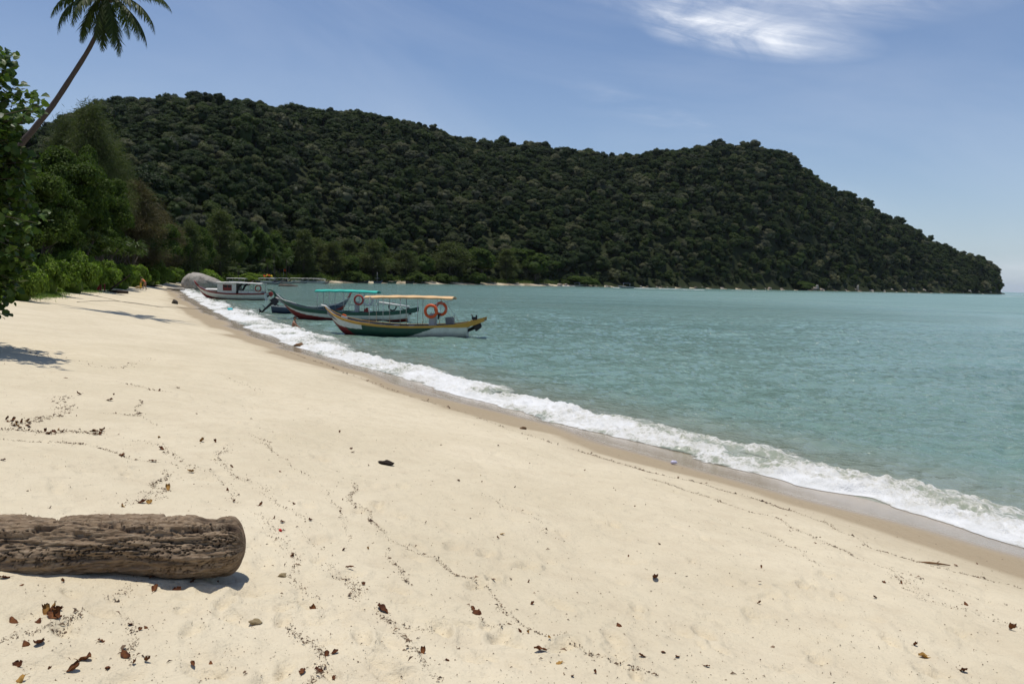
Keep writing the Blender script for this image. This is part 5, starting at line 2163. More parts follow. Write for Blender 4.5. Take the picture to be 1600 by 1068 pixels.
fl_ = rock(276, 131, 34, 3.2, 2, 'flat grey rock slab on the sand left of the boulder', None, .3, 0)
rock(452, 212, 31, 4.0, 3, 'low brown rock awash in the water left of the teal canopy', None, -.1, 0)
rock(441, 212, 14, 4.2, 3, 'small brown rock joined to the low rock awash', None, -.1, 0)
rock(273, 70, 10.5, 7.5, 3, 'dark rock lying alone on the sand far up the beach', None, gz(dist_at(273, 70), 70) - .05, 0)
hr = [(874, 9, 4, 1, 'pinkish rock left of the left speedboat'), (884, 6, 4, 0, 'pale rock touching the left speedboat'), (913, 9, 6, 1, 'pale pointed rock right of the left speedboat'),
      (1203, 7, 4, 0, 'small pale rock on the shore below the hill shoulder'), (1271, 15, 6, 0, 'widest pale rock of the headland shore'), (1277, 7, 9, 2, 'dark pointed rock above the widest pale rock'),
      (1283, 9, 4, 0, 'pale rock joined to the right side of the widest one'), (1321, 6, 3, 0, 'small pale rock right of the widest pale rock'), (1335, 9, 5, 0, 'white rock at the foot of an upright dark one'),
      (1341, 5, 10, 2, 'upright dark rock on the headland shore'), (1393, 8, 6, 0, 'triangular pale rock on the headland shore'), (1410, 13, 5, 1, 'long pinkish rock right of the triangular one'),
      (1426, 6, 8, 0, 'tall pointed pale rock on the headland shore'), (1443, 10, 6, 1, 'pinkish rock right of the tall pointed one'), (1460, 8, 4, 0, 'low pale rock under the falling ridge'),
      (1496, 9, 3, 1, 'flat pinkish rock near the tip'), (1515, 9, 6, 2, 'grey round rock near the tip'), (1528, 8, 5, 0, 'pale rock near the tip of the headland'),
      (1548, 8, 4, 2, 'grey rock at the very tip of the headland'), (1562, 8, 5, 3, 'dark outermost rock in the water off the tip')]
for px, w, h, vi, lab in hr:
    rock(px, coastY(px) - 2, w, h, vi, lab, 'rocks along the headland', 0)
for i in range(70):
    px = 865 + i * 10 + rg.uniform(-4, 4)
    rock(px, coastY(px) - 1, rg.uniform(3, 9), rg.uniform(1.4, 3.4), rg.choice((2, 3, 3, 1)), 'small dark shore rock in the broken line along the foot of the headland', 'small rocks along the headland', -.2)

# ------------------------------------------------------------------ the drift log
WOODM = M('weathered_driftwood')
k = WOODM
o_ = k.obj()
wn1 = k.noise(k.mapping(o_, (3, 22, 22)), 1.0, 8, .72, .8)
wn2 = k.noise(k.mapping(o_, (12, 60, 60)), 1.0, 6, .75, .5)
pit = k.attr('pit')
col = k.mix(k.ramp(wn1, .32, .66), (.125, .080, .045), (.350, .255, .165))
col = k.mix(k.math('MULTIPLY', k.ramp(wn2, .48, .68), .6), col, (.47, .38, .27))
col = k.mix(k.math('MULTIPLY', k.ramp(k.noise(o_, 3.2, 4, .6), .45, .7), .5), col, (.10, .06, .036))
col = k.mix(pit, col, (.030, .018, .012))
WOOD = k.done(k.bsdf(col, .85, .25, k.bump(k.math('ADD', wn1, wn2), .9, .012)))
gl = ground_at(200, 886)
LOGY = gl.y
pe = at_y(383, 850, LOGY)
Ls, Rl = 2.6, .165
ns, na = 420, 200
s = np.linspace(0, 1, ns)
s = np.concatenate([s[:-60], 1 - (1 - s[-60]) * (np.linspace(1, 0, 60)) ** 1.6])
a = np.linspace(0, 2 * math.pi, na, endpoint=False)
S, A = np.meshgrid(s, a, indexing='ij')
xl = S * Ls
endd = Ls - xl
rad = Rl * (1 + .05 * np.sin(xl * 2.2 + 1) + .04 * vnoise(xl * 2.0, A * 0, 431) * 2)
rad = rad * np.interp(xl, [0, .2, 1.2, 2.2, 2.45, 2.6], [1.1, 1.12, 1.13, .99, .90, .84])
cap_ = np.clip(1 - endd / .12, 0, 1)
cap0 = np.clip(1 - xl / .15, 0, 1)
rad = rad * np.sqrt(np.clip(1 - np.maximum(cap_, cap0) ** 2.6, 0, 1)) + .0005
ca, sa_ = np.cos(A), np.sin(A)
u_, v_ = ca * 5.0, sa_ * 5.0
n_long = fbm(xl * 4.5 + 2 * vnoise(u_, v_, 3), A * 5.2, 5, 433, .6)
def nz3(f, g_, seed):
    return fbm(xl * f + ca * 1.7, A * g_, 4, seed, .6)
ridge = np.abs(nz3(5, 7, 441))
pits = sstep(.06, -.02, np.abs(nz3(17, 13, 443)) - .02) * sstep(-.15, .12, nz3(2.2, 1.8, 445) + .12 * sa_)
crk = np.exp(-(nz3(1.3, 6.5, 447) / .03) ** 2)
disp = .026 * n_long - .022 * pits - .016 * crk + .012 * ridge
disp += .034 * fbm(xl * 2.2, A * 1.3, 3, 449)
disp -= .030 * sstep(.10, .25, fbm(xl * 6 + 3, A * 4.4, 3, 451)) * sstep(.1, -.6, np.cos(A))
# seam: fade differences over the wrap line turned to the underside
seam = sstep(0, .35, np.minimum(A, 2 * math.pi - A))
disp = disp * seam
fadee = np.clip(rad / Rl, 0, 1)
rr2 = rad + disp * fadee
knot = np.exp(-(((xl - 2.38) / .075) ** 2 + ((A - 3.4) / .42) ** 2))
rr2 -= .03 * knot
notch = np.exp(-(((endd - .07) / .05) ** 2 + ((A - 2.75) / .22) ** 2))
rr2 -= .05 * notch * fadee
# A = 0 points down; increasing towards the viewer, then up
Xl = xl
Yl = -np.sin(A) * rr2 * 1.0
Zl = -np.cos(A) * rr2 * 1.06
Yl = Yl + .02 * np.sin(xl * 1.7)
Vv = np.stack([Xl, Yl, Zl], -1).reshape(-1, 3)
idx = np.arange(ns * na).reshape(ns, na)
q = np.stack([idx[:-1], np.roll(idx, -1, 1)[:-1], np.roll(idx, -1, 1)[1:], idx[1:]], -1).reshape(-1, 4)
me = np_mesh('drift_log', Vv, q.ravel(), np.full(len(q), 4), True)
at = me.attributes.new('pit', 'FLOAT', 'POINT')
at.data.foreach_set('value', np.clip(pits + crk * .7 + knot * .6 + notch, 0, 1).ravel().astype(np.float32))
lo = link('drift_log', me, WOOD)
lyaw = R(8.5)
lo.rotation_euler = (0, 0, lyaw)
zl = gz(gl.x, LOGY) + Rl * .84
lo.location = (pe.x - .012 - Ls * math.cos(lyaw), LOGY + .05 - Ls * math.sin(lyaw), zl)
tag(lo, 'thick weathered brown drift log lying on the sand at lower left', 'log')

# ------------------------------------------------------------------ leaves and litter on the sand
DRY = M('dry_leaf')
k = DRY
oi = k.n('ShaderNodeObjectInfo').outputs['Random']
o_ = k.obj()
c1_ = k.mix(oi, (.085, .028, .010), (.17, .066, .022))
c1_ = k.mix(k.ramp(k.noise(o_, 18, 4, .7), .42, .62), c1_, (.055, .020, .012))
c1_ = k.mix(k.math('MULTIPLY', k.ramp(k.math('FRACT', k.math('MULTIPLY', oi, 5.7)), .82, .9), .8), c1_, (.38, .22, .06))
DRYM = k.done(k.bsdf(c1_, .8, .12, k.bump(k.noise(k.mapping(o_, (4, 30, 1)), 1, 3), .5, .004)))


def dry_leaf_mesh(seed, length=.10, width=.045):
    rng_ = np.random.default_rng(seed)
    n1, n2 = 9, 7
    curl, roll = rng_.uniform(.4, 1.8), rng_.uniform(.8, 2.6)
    gm = G()
    for sd, off_ in ((1, 0), (-1, .0012)):
        P = []
        for i in range(n1):
            t = i / (n1 - 1)
            wv = width * math.sin(t * math.pi * .96 + .06) ** .8
            row = []
            for j in range(n2):
                w = -1 + 2 * j / (n2 - 1)
                ang = w * roll * (.5 + .5 * t)
                rr3 = wv / max(roll, .2) * 1.3
                yy, zz_ = math.sin(ang) * rr3, (1 - math.cos(ang)) * rr3
                e = curl * t
                xx = math.sin(e) / curl * length
                zz2 = (1 - math.cos(e)) / curl * length
                row.append((xx - length / 2, yy, zz_ + zz2 * .8 + off_ + .0012 * rng_.normal() + .007 * math.sin(i * 1.7 + seed + j * 1.1)))
            P.append(row if sd > 0 else row[::-1])
        gm.grid(P)
    gm.tube([(-length / 2, 0, .004), (-length / 2 - .03, .004, .010)], [.0018, .0012], 4)
    me = gm.mesh('dry_leaf', True)
    me.materials.append(DRYM)
    return me


LV = [dry_leaf_mesh(500 + i, L, w) for i, (L, w) in enumerate(((.11, .05), (.09, .045), (.12, .04), (.08, .05), (.10, .035), (.07, .03)))]
BIT = [dry_leaf_mesh(520, .05, .02), dry_leaf_mesh(521, .045, .025)]


def crop(cx, cy, ox, oy, s_):
    return ox + cx / s_, oy + cy / s_


def leaf_on(px, py, lab, vi, sc=1.0, group='dry leaves scattered on the sand', mat=None, name='dry_leaf', cat='leaf'):
    g_ = ground_at(px, py)
    o = link(name, LV[vi % 6])
    sg = -1 if rg.random() < .35 else 1
    o.location = (g_.x, g_.y, g_.z + (.004 if sg > 0 else .03 * sc))
    o.rotation_euler = (rg.uniform(-.3, .3) + (math.pi if sg < 0 else 0), rg.uniform(-.25, .25), rg.uniform(0, 6.28))
    o.scale = (sc, sc, sc)
    tag(o, lab, cat, group)
    return o


SPEC = [  # crop coordinates in three enlarged views of the photo, label
    (6, 75, 270, 'rolled brown leaf with a pale edge left of the leaf pile', 1.2), (6, 220, 275, 'upright curled leaf just left of the leaf pile', 1.0),
    (6, 505, 480, 'long bent brown leaf standing on its edge', 1.3), (6, 608, 368, 'small dark upright leaf between pile and seaweed trail', .8),
    (6, 745, 470, 'twisted red brown leaf on the weed trail below the log', 1.1), (6, 870, 510, 'lens shaped dark leaf below the log', 1.2), (6, 645, 530, 'thin flat reddish leaf at the bottom left', .8),
    (6, 870, 308, 'small orange leaf under the middle of the log', .6), (6, 925, 92, 'thin curled leaf just below the right end of the log', 1.0), (6, 1055, 82, 'grey skeleton leaf below the right end of the log', 1.0),
    (6, 1145, 47, 'tiny folded leaf touching the log shadow', .6), (6, 115, 620, 'large folded leaf cut by the bottom edge', 1.3), (6, 440, 550, 'curled leaf above the bottom edge left of centre', 1.0),
    (6, 160, 400, 'reddish curled leaf of the lower left pair', 1.1), (6, 235, 400, 'yellow streaked leaf of the lower left pair', 1.2), (6, 110, 540, 'grey brown leaf on the bumpy sand mound', .9),
    (6, 25, 18, 'tan leaf under the left end of the log', 1.0), (6, 375, 48, 'pale flat leaf just below the middle of the log', .8), (6, 1260, 505, 'small pair of curled reddish leaves', .7),
    (2, 225, 762, 'dark leaf caught on twigs of the weed trail', 1.1), (2, 492, 785, 'tall pointed red brown leaf standing on the sand', 1.35), (2, 865, 790, 'crumpled reddish leaf right of centre near the bottom', 1.3),
    (2, 845, 777, 'dark leaf leaning on the crumpled reddish one', .8), (2, 1032, 862, 'dark standing leaf right of the deep footprint', .9), (2, 655, 945, 'dark round curled leaf on the central weed trail', .9),
    (2, 750, 972, 'small dark leaf right of the central weed trail', .8), (2, 1108, 950, 'triangular dark leaf with its point up', 1.1), (2, 1182, 982, 'folded dark red leaf at the end of a weed line', .9),
    (2, 365, 625, 'reddish brown leaf in the middle of the weed patch', 1.1), (2, 338, 545, 'upright tan leaf above the weed patch', 1.0), (2, 138, 565, 'dark brown leaf on the left weed trail', .9),
    (2, 330, 403, 'small tan chip on the branching weed line', .6), (2, 388, 383, 'orange chip on the main weed line', .6), (2, 245, 1015, 'dark flat leaf near the bottom of the weed trail', 1.0), (2, 180, 1020, 'dark leaf left of the bottom weed trail', .9),
    (2, 20, 374, 'wide black brown leaf right of the log far side', 1.3), (2, 152, 370, 'dark curled leaf right of the wide black one', .9), (2, 75, 424, 'brown leaf above the red berry', .7), (2, 307, 952, 'small orange leaf near the bottom centre', .7),
    (2, 372, 153, 'brown leaf of the pair above the wood chunk, upper one', .9), (2, 378, 169, 'brown leaf of the pair above the wood chunk, lower one', .9), (2, 438, 217, 'small dark leaf left of the wood chunk', .8), (2, 325, 86, 'reddish sliver high on the open sand', .9), (2, 720, 135, 'reddish sliver near the wrack line', .8),
    (2, 790, 275, 'small dark leaf alone on the smooth sand', .8), (2, 1010, 305, 'small brown leaf alone right of centre', .8), (2, 960, 485, 'small dark leaf far right of the weed line', .8), (2, 437, 540, 'black brown leaf left of the main weed line', .8),
    (3, 285, 600, 'brown leaf beside a shallow dent on the right sand', 1.2), (3, 155, 765, 'dark red leaf standing alone near the bottom', 1.1), (3, 235, 882, 'small black sliver near the bottom right of centre', .6), (3, 655, 690, 'small dark forked leaf on the open right sand', .7),
    (3, 1100, 612, 'dark leaf below the double wrack line', .8), (3, 1160, 614, 'reddish leaf right of the dark one below the wrack line', .8), (3, 1395, 688, 'dark red leaf at the right edge of the wrack', .9), (3, 1560, 780, 'long reddish leaf by the right edge', 1.4),
    (3, 1250, 870, 'long brown leaf in the lower right', 1.2), (3, 1385, 932, 'red brown leaf in the lower right corner', 1.0), (3, 1358, 545, 'dark leaf on the damp sand', .8), (3, 1435, 537, 'small dark bit on the damp sand by the right edge', .7), (3, 1215, 838, 'small dark leaf above the long brown one', .7),
    (1, 465, 207, 'dark brown leaf far up the left sand', 1.5), (1, 655, 254, 'flat brown leaf right of the dark one far up the sand', 1.2), (1, 950, 190, 'brown leaf at the top of a thin weed line', 1.1), (1, 1060, 175, 'small greyish tuft like leaf', 1.0), (1, 945, 472, 'pointed red leaf near the curved weed line', 1.2),
    (1, 1205, 485, 'pale yellow flat leaf left of centre', 1.2), (1, 1277, 487, 'small brown leaf right of the pale yellow one', .9), (1, 960, 535, 'rusty leaf on the weed line', 1.0), (1, 1138, 683, 'brown leaf with a white edge', 1.2), (1, 730, 585, 'brown leaf heap on the long thin weed line', 1.3),
    (1, 1395, 852, 'brown leaf left of the wide black leaf', .9), (1, 1000, 785, 'knotted leaf above the log', 1.1), (1, 740, 875, 'reddish leaf just above the log', .9), (1, 845, 855, 'red brown leaf above the middle of the log', .9), (1, 890, 858, 'dark leaf beside the red brown one above the log', .9),
    (1, 910, 620, 'rusty leaf cluster piece on the weed line', 1.1), (1, 1355, 778, 'reddish leaf on the right weed line', .9), (1, 395, 118, 'small brown leaf near the shadow at the left edge', 1.2), (1, 190, 890, 'orange leaf on the top edge of the log', .0)]
VIEW = {6: (0, 900, 3.81), 2: (400, 640, 2.496), 3: (900, 640, 2.286), 1: (0, 560, 3.81)}
for i, (vw, cx_, cy_, lab, sc) in enumerate(SPEC):
    if sc == 0:
        continue
    px, py = crop(cx_, cy_, *VIEW[vw])
    leaf_on(px, py, lab, i, sc * (.58 if vw == 6 else .55 if vw == 2 else .66))
for i in range(9):
    leaf_on(*crop(340 + rg.uniform(-65, 60), 215 + rg.uniform(-30, 38), *VIEW[6]), 'dry red and yellow leaf of the pile at lower left', i, .62, 'leaf pile at lower left')
for i in range(16):
    leaf_on(*crop(rg.uniform(40, 190), rg.uniform(355, 425), *VIEW[1]), 'dry leaf in the brown heap at the left edge above the log', i, .6, 'leaf heap at the left edge')
for i in range(14):
    a_, b_ = (330 + rg.uniform(-60, 90), 437 + rg.uniform(-10, 10)) if i % 2 else (580 + rg.uniform(-40, 40), 437 + rg.uniform(-8, 12))
    leaf_on(*crop(a_, b_, *VIEW[1]), 'dry leaf in the two dark clumps left of the thin weed line', i, .6, 'dark leaf clumps on the left sand')
for i in range(70):
    px, py = rg.uniform(0, 1580), rg.uniform(600, 1060)
    g_ = ground_at(px, py)
    if coast_d([g_.x], [g_.y])[0] < 3.5:
        continue
    leaf_on(px, py, 'small dry brown leaf fragment scattered on the open sand', i, rg.uniform(.2, .42), 'leaf fragments scattered over the sand')

# weed and twig lines left by the tide, traced on the sand
LN = []
def ln_(vw, pts, n, sp=4, big=1.0):
    LN.append(([crop(a_, b_, *(VIEW[vw] if isinstance(vw, int) else vw)) for a_, b_ in pts], n, sp, big))
V4 = (360, 480, 2.963)
ln_(2, [(0, 115), (110, 195), (190, 255), (270, 320), (300, 345), (330, 400), (345, 460), (360, 495), (325, 530)], 330, 4)
ln_(2, [(405, 285), (360, 325), (380, 370), (440, 405), (470, 450), (490, 490), (540, 518), (620, 522)], 520, 5)
ln_(2, [(595, 525), (610, 550), (660, 570), (710, 600), (770, 640), (830, 660), (890, 700), (920, 735), (960, 775), (1040, 820), (1110, 880), (1180, 885), (1248, 940)], 560, 4)
ln_(2, [(540, 540), (510, 580), (540, 620), (600, 690)], 150, 5)
ln_(2, [(0, 300), (60, 360), (140, 400), (170, 440), (210, 520), (290, 570)], 160, 6)
ln_(2, [(10, 400), (50, 460), (130, 560), (150, 640), (180, 700), (210, 760), (250, 800)], 330, 12)
ln_(2, [(150, 840), (200, 900), (225, 950), (235, 1010), (195, 1068)], 430, 10, .95)
ln_(2, [(300, 610), (350, 680), (380, 740)], 260, 14)
ln_(2, [(490, 770), (510, 840), (560, 900), (620, 950), (650, 1000), (700, 1060)], 330, 8, .9)
ln_(2, [(540, 820), (640, 860), (700, 870)], 90, 9)
ln_(2, [(890, 320), (960, 380), (1040, 410), (1110, 440), (1160, 490), (1248, 520)], 120, 6)
ln_(2, [(880, 810), (960, 850)], 50, 4)
ln_(V4, [(0, 60), (100, 130), (210, 180), (340, 230), (450, 265), (530, 300), (620, 330), (700, 360), (800, 395), (930, 435), (1050, 470), (1110, 495), (1200, 525), (1300, 560), (1400, 590), (1500, 625), (1590, 650)], 1500, 4, 1.4)
ln_(3, [(0, 140), (130, 180), (270, 220), (370, 240), (450, 258), (540, 285), (640, 310), (740, 345), (830, 375), (900, 400), (980, 440), (1060, 480), (1160, 510), (1290, 550), (1400, 580), (1520, 605), (1600, 630)], 1500, 4, 1.15)
ln_(3, [(250, 235), (400, 285), (500, 315), (600, 350), (700, 380), (800, 425), (900, 470), (1000, 520), (1100, 560), (1230, 600), (1350, 640), (1440, 660), (1600, 720)], 900, 4)
ln_(3, [(570, 400), (700, 440), (800, 500), (880, 560)], 130, 6)
ln_(3, [(0, 855), (80, 885), (180, 920), (260, 940)], 160, 7)
ln_(3, [(1130, 570), (1210, 650), (1300, 690), (1450, 730), (1600, 770)], 300, 14)
ln_(1, [(0, 465), (140, 485), (280, 492), (400, 500), (560, 520), (640, 550), (720, 580), (800, 610), (900, 620), (1000, 630), (1045, 648)], 420, 3)
ln_(1, [(1000, 660), (985, 690), (950, 710), (890, 740), (930, 775), (1000, 790), (900, 800), (810, 800)], 300, 6, 1.1)
ln_(1, [(740, 870), (800, 860), (860, 820), (900, 800)], 90, 12)
ln_(1, [(880, 860), (970, 820)], 50, 5)
ln_(1, [(60, 410), (100, 400), (200, 360), (300, 340), (375, 320), (380, 280), (340, 260), (390, 220)], 420, 12, 1.3)
ln_(1, [(0, 430), (120, 425), (280, 440), (400, 430), (500, 440), (600, 440)], 330, 8, 1.3)
ln_(1, [(600, 325), (700, 335), (790, 340), (830, 320)], 90, 5)
ln_(1, [(850, 245), (805, 300), (850, 350), (935, 400)], 190, 2.5)
ln_(1, [(780, 490), (850, 490), (940, 520), (1020, 570), (1100, 630), (1240, 680), (1350, 780), (1440, 860)], 330, 9)
ln_(1, [(1380, 510), (1300, 560), (1280, 590), (1330, 640), (1400, 700), (1500, 740), (1590, 800)], 250, 9)
ln_(1, [(1500, 450), (1600, 500)], 60, 5)
ln_(1, [(1300, 90), (1400, 130), (1550, 200)], 90, 8)
ln_(1, [(730, 150), (850, 170), (900, 185), (1010, 200)], 90, 5)
ln_(6, [(40, 390), (120, 350), (200, 340), (300, 300), (400, 230), (430, 210)], 260, 10)
ln_(6, [(780, 230), (800, 290), (760, 340), (740, 400), (700, 440), (760, 500)], 160, 10)
ln_(6, [(840, 20), (790, 80), (600, 130), (740, 110)], 90, 12)
ln_((0, 0, 1), [(300, 470), (330, 490), (362, 505), (400, 525), (450, 548)], 500, 2, 1.6)
ln_((0, 0, 1), [(20, 540), (100, 560), (170, 575), (240, 560)], 220, 12, 1.2)
rng = np.random.default_rng(601)
bx, by, bs = [], [], []
for pts, n, sp, big in LN:
    Pg = np.array([ground_at(a_, b_)[:2] for a_, b_ in pts])
    Pd = dens(Pg, 10)
    seg = np.r_[0, np.cumsum(np.linalg.norm(np.diff(Pd, axis=0), axis=1))]
    n = int(n * 1.35)
    t = rng.random(n) * seg[-1]
    dn = vnoise(t * 3.0, t * 0, 77) + .5          # uneven density along the line
    keep = rng.random(n) < (.25 + 1.1 * dn)
    t = t[keep]
    x = np.interp(t, seg, Pd[:, 0])
    y = np.interp(t, seg, Pd[:, 1])
    x += .05 * vnoise(t * 2.5, t * 0 + 5, 79) * 2
    Yd = np.maximum(y, 3)
    w = sp / F * Yd * .42
    bx.append(x + rng.normal(size=len(t)) * w * 1.3)
    by.append(y + rng.normal(size=len(t)) * w * 1.5)
    bs.append(np.full(len(t), .0062) * big * rng.lognormal(0, .55, len(t)) * np.clip(Yd / 7, .8, 3.0) ** .55)
n = 5200        # crumbs everywhere
pr_ = rng.uniform(0, 1600, n)
pq = 560 + 508 * rng.random(n) ** .8
Yq = 1.7 * F / (pq - yh(pr_))
bx.append((pr_ - 800) / F * Yq)
by.append(Yq)
bs.append(.0055 * rng.lognormal(0, .5, n) * np.clip(Yq / 7, .8, 3) ** .5)
bx, by, bs = np.concatenate(bx), np.concatenate(by), np.concatenate(bs)
ok = coast_d(bx, by) > 1.9
bx, by, bs = bx[ok], by[ok], bs[ok]
P = np.stack([bx, by, ground_h(bx, by) + .001], 1)
N_ = rng.normal(size=(len(P), 3)) * .35 + np.array([0, 0, 1])
LIT = leafmat('weed_litter', (.05, .028, .018), (.19, .13, .08), None, trans=.0, rough=.8, spec=.2, per_obj=0)
tmpl_bit = (np.array([(0, 0, .02), (.4, -.5, .14), (1, 0, .05), (.45, .5, .2), (.5, 0, .42)]), [(0, 1, 4), (1, 2, 4), (2, 3, 4), (3, 0, 4)])
half = rng.random(len(P)) < .55
parts = [leaf_arrays(P[half], N_[half], bs[half], tmpl_bit, .8, rng=rng), leaf_arrays(P[~half], N_[~half], bs[~half] * 2.0, tmpl_bit, .16, rng=rng)]
link('weed_litter', leaf_mesh('weed_litter', parts, LIT), None, None, kind='stuff', label='dark weed and twig crumbs left in wandering tide lines on the sand')

# single found things
def lump(name, px, py, size, mat, lab, cat, seed=1, dz=0.0):
    g_ = ground_at(px, py)
    me = rock_mesh(name, seed, 3, mat, .5, 1.8)
    o = link(name, me)
    o.location = (g_.x, g_.y, g_.z + size[2] * .55 + dz)
    o.scale = size
    tag(o, lab, cat)
    return o


BERRY = paint('red_berry_skin', (.55, .012, .01), .3, .1)
BROWN = mat_rock('brown_stone', (.26, .15, .07), (.18, .10, .05), (.08, .05, .03), 6)
DKW = mat_rock('charred_wood', (.035, .025, .02), (.06, .042, .03), (.02, .016, .012), 9)
TANM = mat_rock('coral_lump', (.46, .36, .20), (.34, .25, .13), (.16, .10, .05), 40)
lump('wood_chunk', 604, 726, (.105, .05, .032), DKW, 'dark charred wood chunk lying on the open sand', 'driftwood', 611)
lump('brown_stone', 818, 667, (.085, .06, .035), BROWN, 'rounded brown stone beside the wrack line', 'stone', 612)
lump('coconut_husk', 468, 541, (.22, .15, .12), BROWN, 'reddish coconut husk on the damp sand by the foam', 'husk', 613)
lump('coral_lump', 399, 972, (.034, .028, .014), TANM, 'crumbly yellowish lump on the sand near the bottom', 'coral', 614)
lump('coral_lump', 441, 901, (.028, .024, .014), TANM, 'crumbly tan lump in a dent beside the weed trail', 'coral', 615)
lump('red_berry', 438, 829, (.015, .015, .014), BERRY, 'tiny bright red berry on the sand', 'berry', 616)
lump('brown_stone', 1385 * 0 + 330, 476, (.35, .2, .16), DKW, 'dark small rock in the swash near the cabin boat', 'stone', 617, -.1)
WHT = paint('pale_plastic', (.55, .52, .65), .5, .2)
CY = paint('cyan_plastic', (.03, .45, .50), .4, .1)
g_ = ground_at(1048, 721)
o = G().tube([(0, 0, .03), (.03, 0, .035), (.09, .02, .03), (.12, .03, .02)], [.02, .035, .03, .012], 10).build('plastic_scrap', WHT, None, True)
o.location = g_
tag(o, 'pale violet plastic scrap on the wet sand', 'litter')
g_ = ground_at(356, 489)
o = G().tube([(0, 0, .15), (.35, 0, .16), (.42, 0, .16)], [.14, .15, .08], 12).build('plastic_jug', CY, None, True)
o.location = (g_.x, g_.y, max(g_.z, 0))
tag(o, 'bright cyan plastic jug at the edge of the foam', 'litter')
twg = thing('driftwood_twig', ground_at(1460, 875), 'thin curved reddish twig on the damp sand at the right', 'driftwood')
G().tube([(-.16, .03, .012), (-.05, 0, .02), (.06, -.02, .016), (.15, -.035, .01)], [.008, .012, .010, .005], 7).build('stem', BROWN, twg, True)
G().tube([(.02, -.01, .02), (.07, .03, .03)], [.006, .003], 5).build('side_twig', BROWN, twg, True)

# leaning driftwood, logs and the table at the top of the beach
g_ = ground_at(176, 454)
dw = thing('driftwood_branch', g_, 'dark driftwood branch leaning up out of the sand beside the beach table', 'driftwood')
G().tube([(-.5, 0, -.1), (.3, 0, .5), (1.1, .1, 1.15), (1.7, .1, 1.6)], [.10, .09, .07, .04], 8).build('branch', DKW, dw, True)
G().tube([(.3, 0, .5), (.2, -.2, .9)], [.05, .02], 6).build('side_branch', DKW, dw, True)
g_ = ground_at(184, 458)
o = G().tube([(-1.0, 0, .12), (.1, 0, .15), (.9, .1, .10)], [.10, .17, .12], 9).build('short_log', DKW, None, True)
o.location = g_
tag(o, 'short dark log on the sand below the leaning driftwood', 'driftwood')
g_ = ground_at(240, 448)
o = G().tube([(-.9, 0, .16), (.4, 0, .15), (1.5, -.2, .10)], [.13, .14, .08], 9).build('short_log', DKW, None, True)
o.location = g_
tag(o, 'dark log just right of the bending person', 'driftwood')
g_ = ground_at(150, 454)
tb_ = thing('beach_table', g_, 'red crate like table with a pale blue top at the edge of the bushes', 'table')
sc_ = g_.y / 73
tb_.scale = (sc_, sc_, sc_)
G().box((0, 0, .82), (1.5, .8, .06)).build('table_top', paint('pale_blue_paint', (.20, .38, .50), .5, .2), tb_)
for sx_ in (-1, 1):
    for sy_ in (-1, 1):
        G().box((sx_ * .62, sy_ * .33, .395), (.08, .08, .79)).build('leg', PR, tb_)
for xx in (-.42, -.14, .14, .42):
    o = G().box((xx, -.36, .40), (.24, .04, .62)).build('red_panel', paint('bright_red_paint', (.50, .03, .03), .5, .2) if xx == -.42 else bpy.data.materials['bright_red_paint'], tb_)
cup = G().tube([(0, 0, 0), (0, 0, .24)], [.12, .15], 12).build('bucket', PW, None, True)
cup.location = g_ + Vector((0.1, 0, .86)) * sc_
tag(cup, 'small white bucket standing on the pale blue table top', 'bucket')

# mooring ropes across the sand
ROPE = paint('weathered_rope', (.20, .17, .13), .9, .2)


def rope(pts, lab, sag=None):
    P = []
    for a_, b_, z_ in pts:
        if z_ is None:
            P.append(ground_at(a_, b_) + Vector((0, 0, .015)))
        else:
            P.append(Vector(z_))
    cv_ = dens(np.array([p[:] for p in P]), 8)
    zz_ = ground_h(cv_[:, 0], cv_[:, 1], False)
    cv_[:, 2] = np.maximum(cv_[:, 2], np.maximum(zz_, 0) + .012)
    o = G().tube([tuple(p) for p in cv_], .014, 5).build('mooring_rope', ROPE, None, True)
    tag(o, lab, 'rope', 'mooring ropes')


bowC = MC @ Vector((9.0, 0, 1.9))
rope([(150, 462, None), (195, 472, None), (240, 478, None), (300, 482, None), (340, 484, None)], 'thin rope running down the sand past the lone dark rock')
rope([(120, 472, None), (170, 470, None), (215, 474, None), (255, 481, None)], 'faint second rope on the sand left of the lone dark rock')

# ------------------------------------------------------------------ people
SKIN = M('skin')
SKINM = SKIN.done(SKIN.bsdf(SKIN.mix(SKIN.noise(SKIN.obj(), 3), (.32, .16, .09), (.24, .115, .065)), .5, .4))
HAIR = paint('dark_hair', (.012, .009, .007), .6, 0)
SHORT = paint('dark_shorts_cloth', (.03, .03, .045), .9, 0)


def body(root, V, E, rad, mat, name='body'):
    me = bpy.data.meshes.new(name)
    me.from_pydata(V, E, [])
    me.materials.append(mat)
    o = link(name, me, None, root)
    md_ = o.modifiers.new('skin', 'SKIN')
    md_.use_smooth_shade = True
    for i, r_ in enumerate(rad):
        me.skin_vertices[0].data[i].radius = (r_[0], r_[1]) if isinstance(r_, tuple) else (r_, r_)
    me.skin_vertices[0].data[0].use_root = True
    s_ = o.modifiers.new('smooth', 'SUBSURF')
    s_.levels = 2
    s_.render_levels = 2
    return o


def skin_layer(me):
    bm_ = bmesh.new()
    bm_.from_mesh(me)
    bm_.verts.layers.skin.verify()
    bm_.to_mesh(me)
    bm_.free()


_old = body


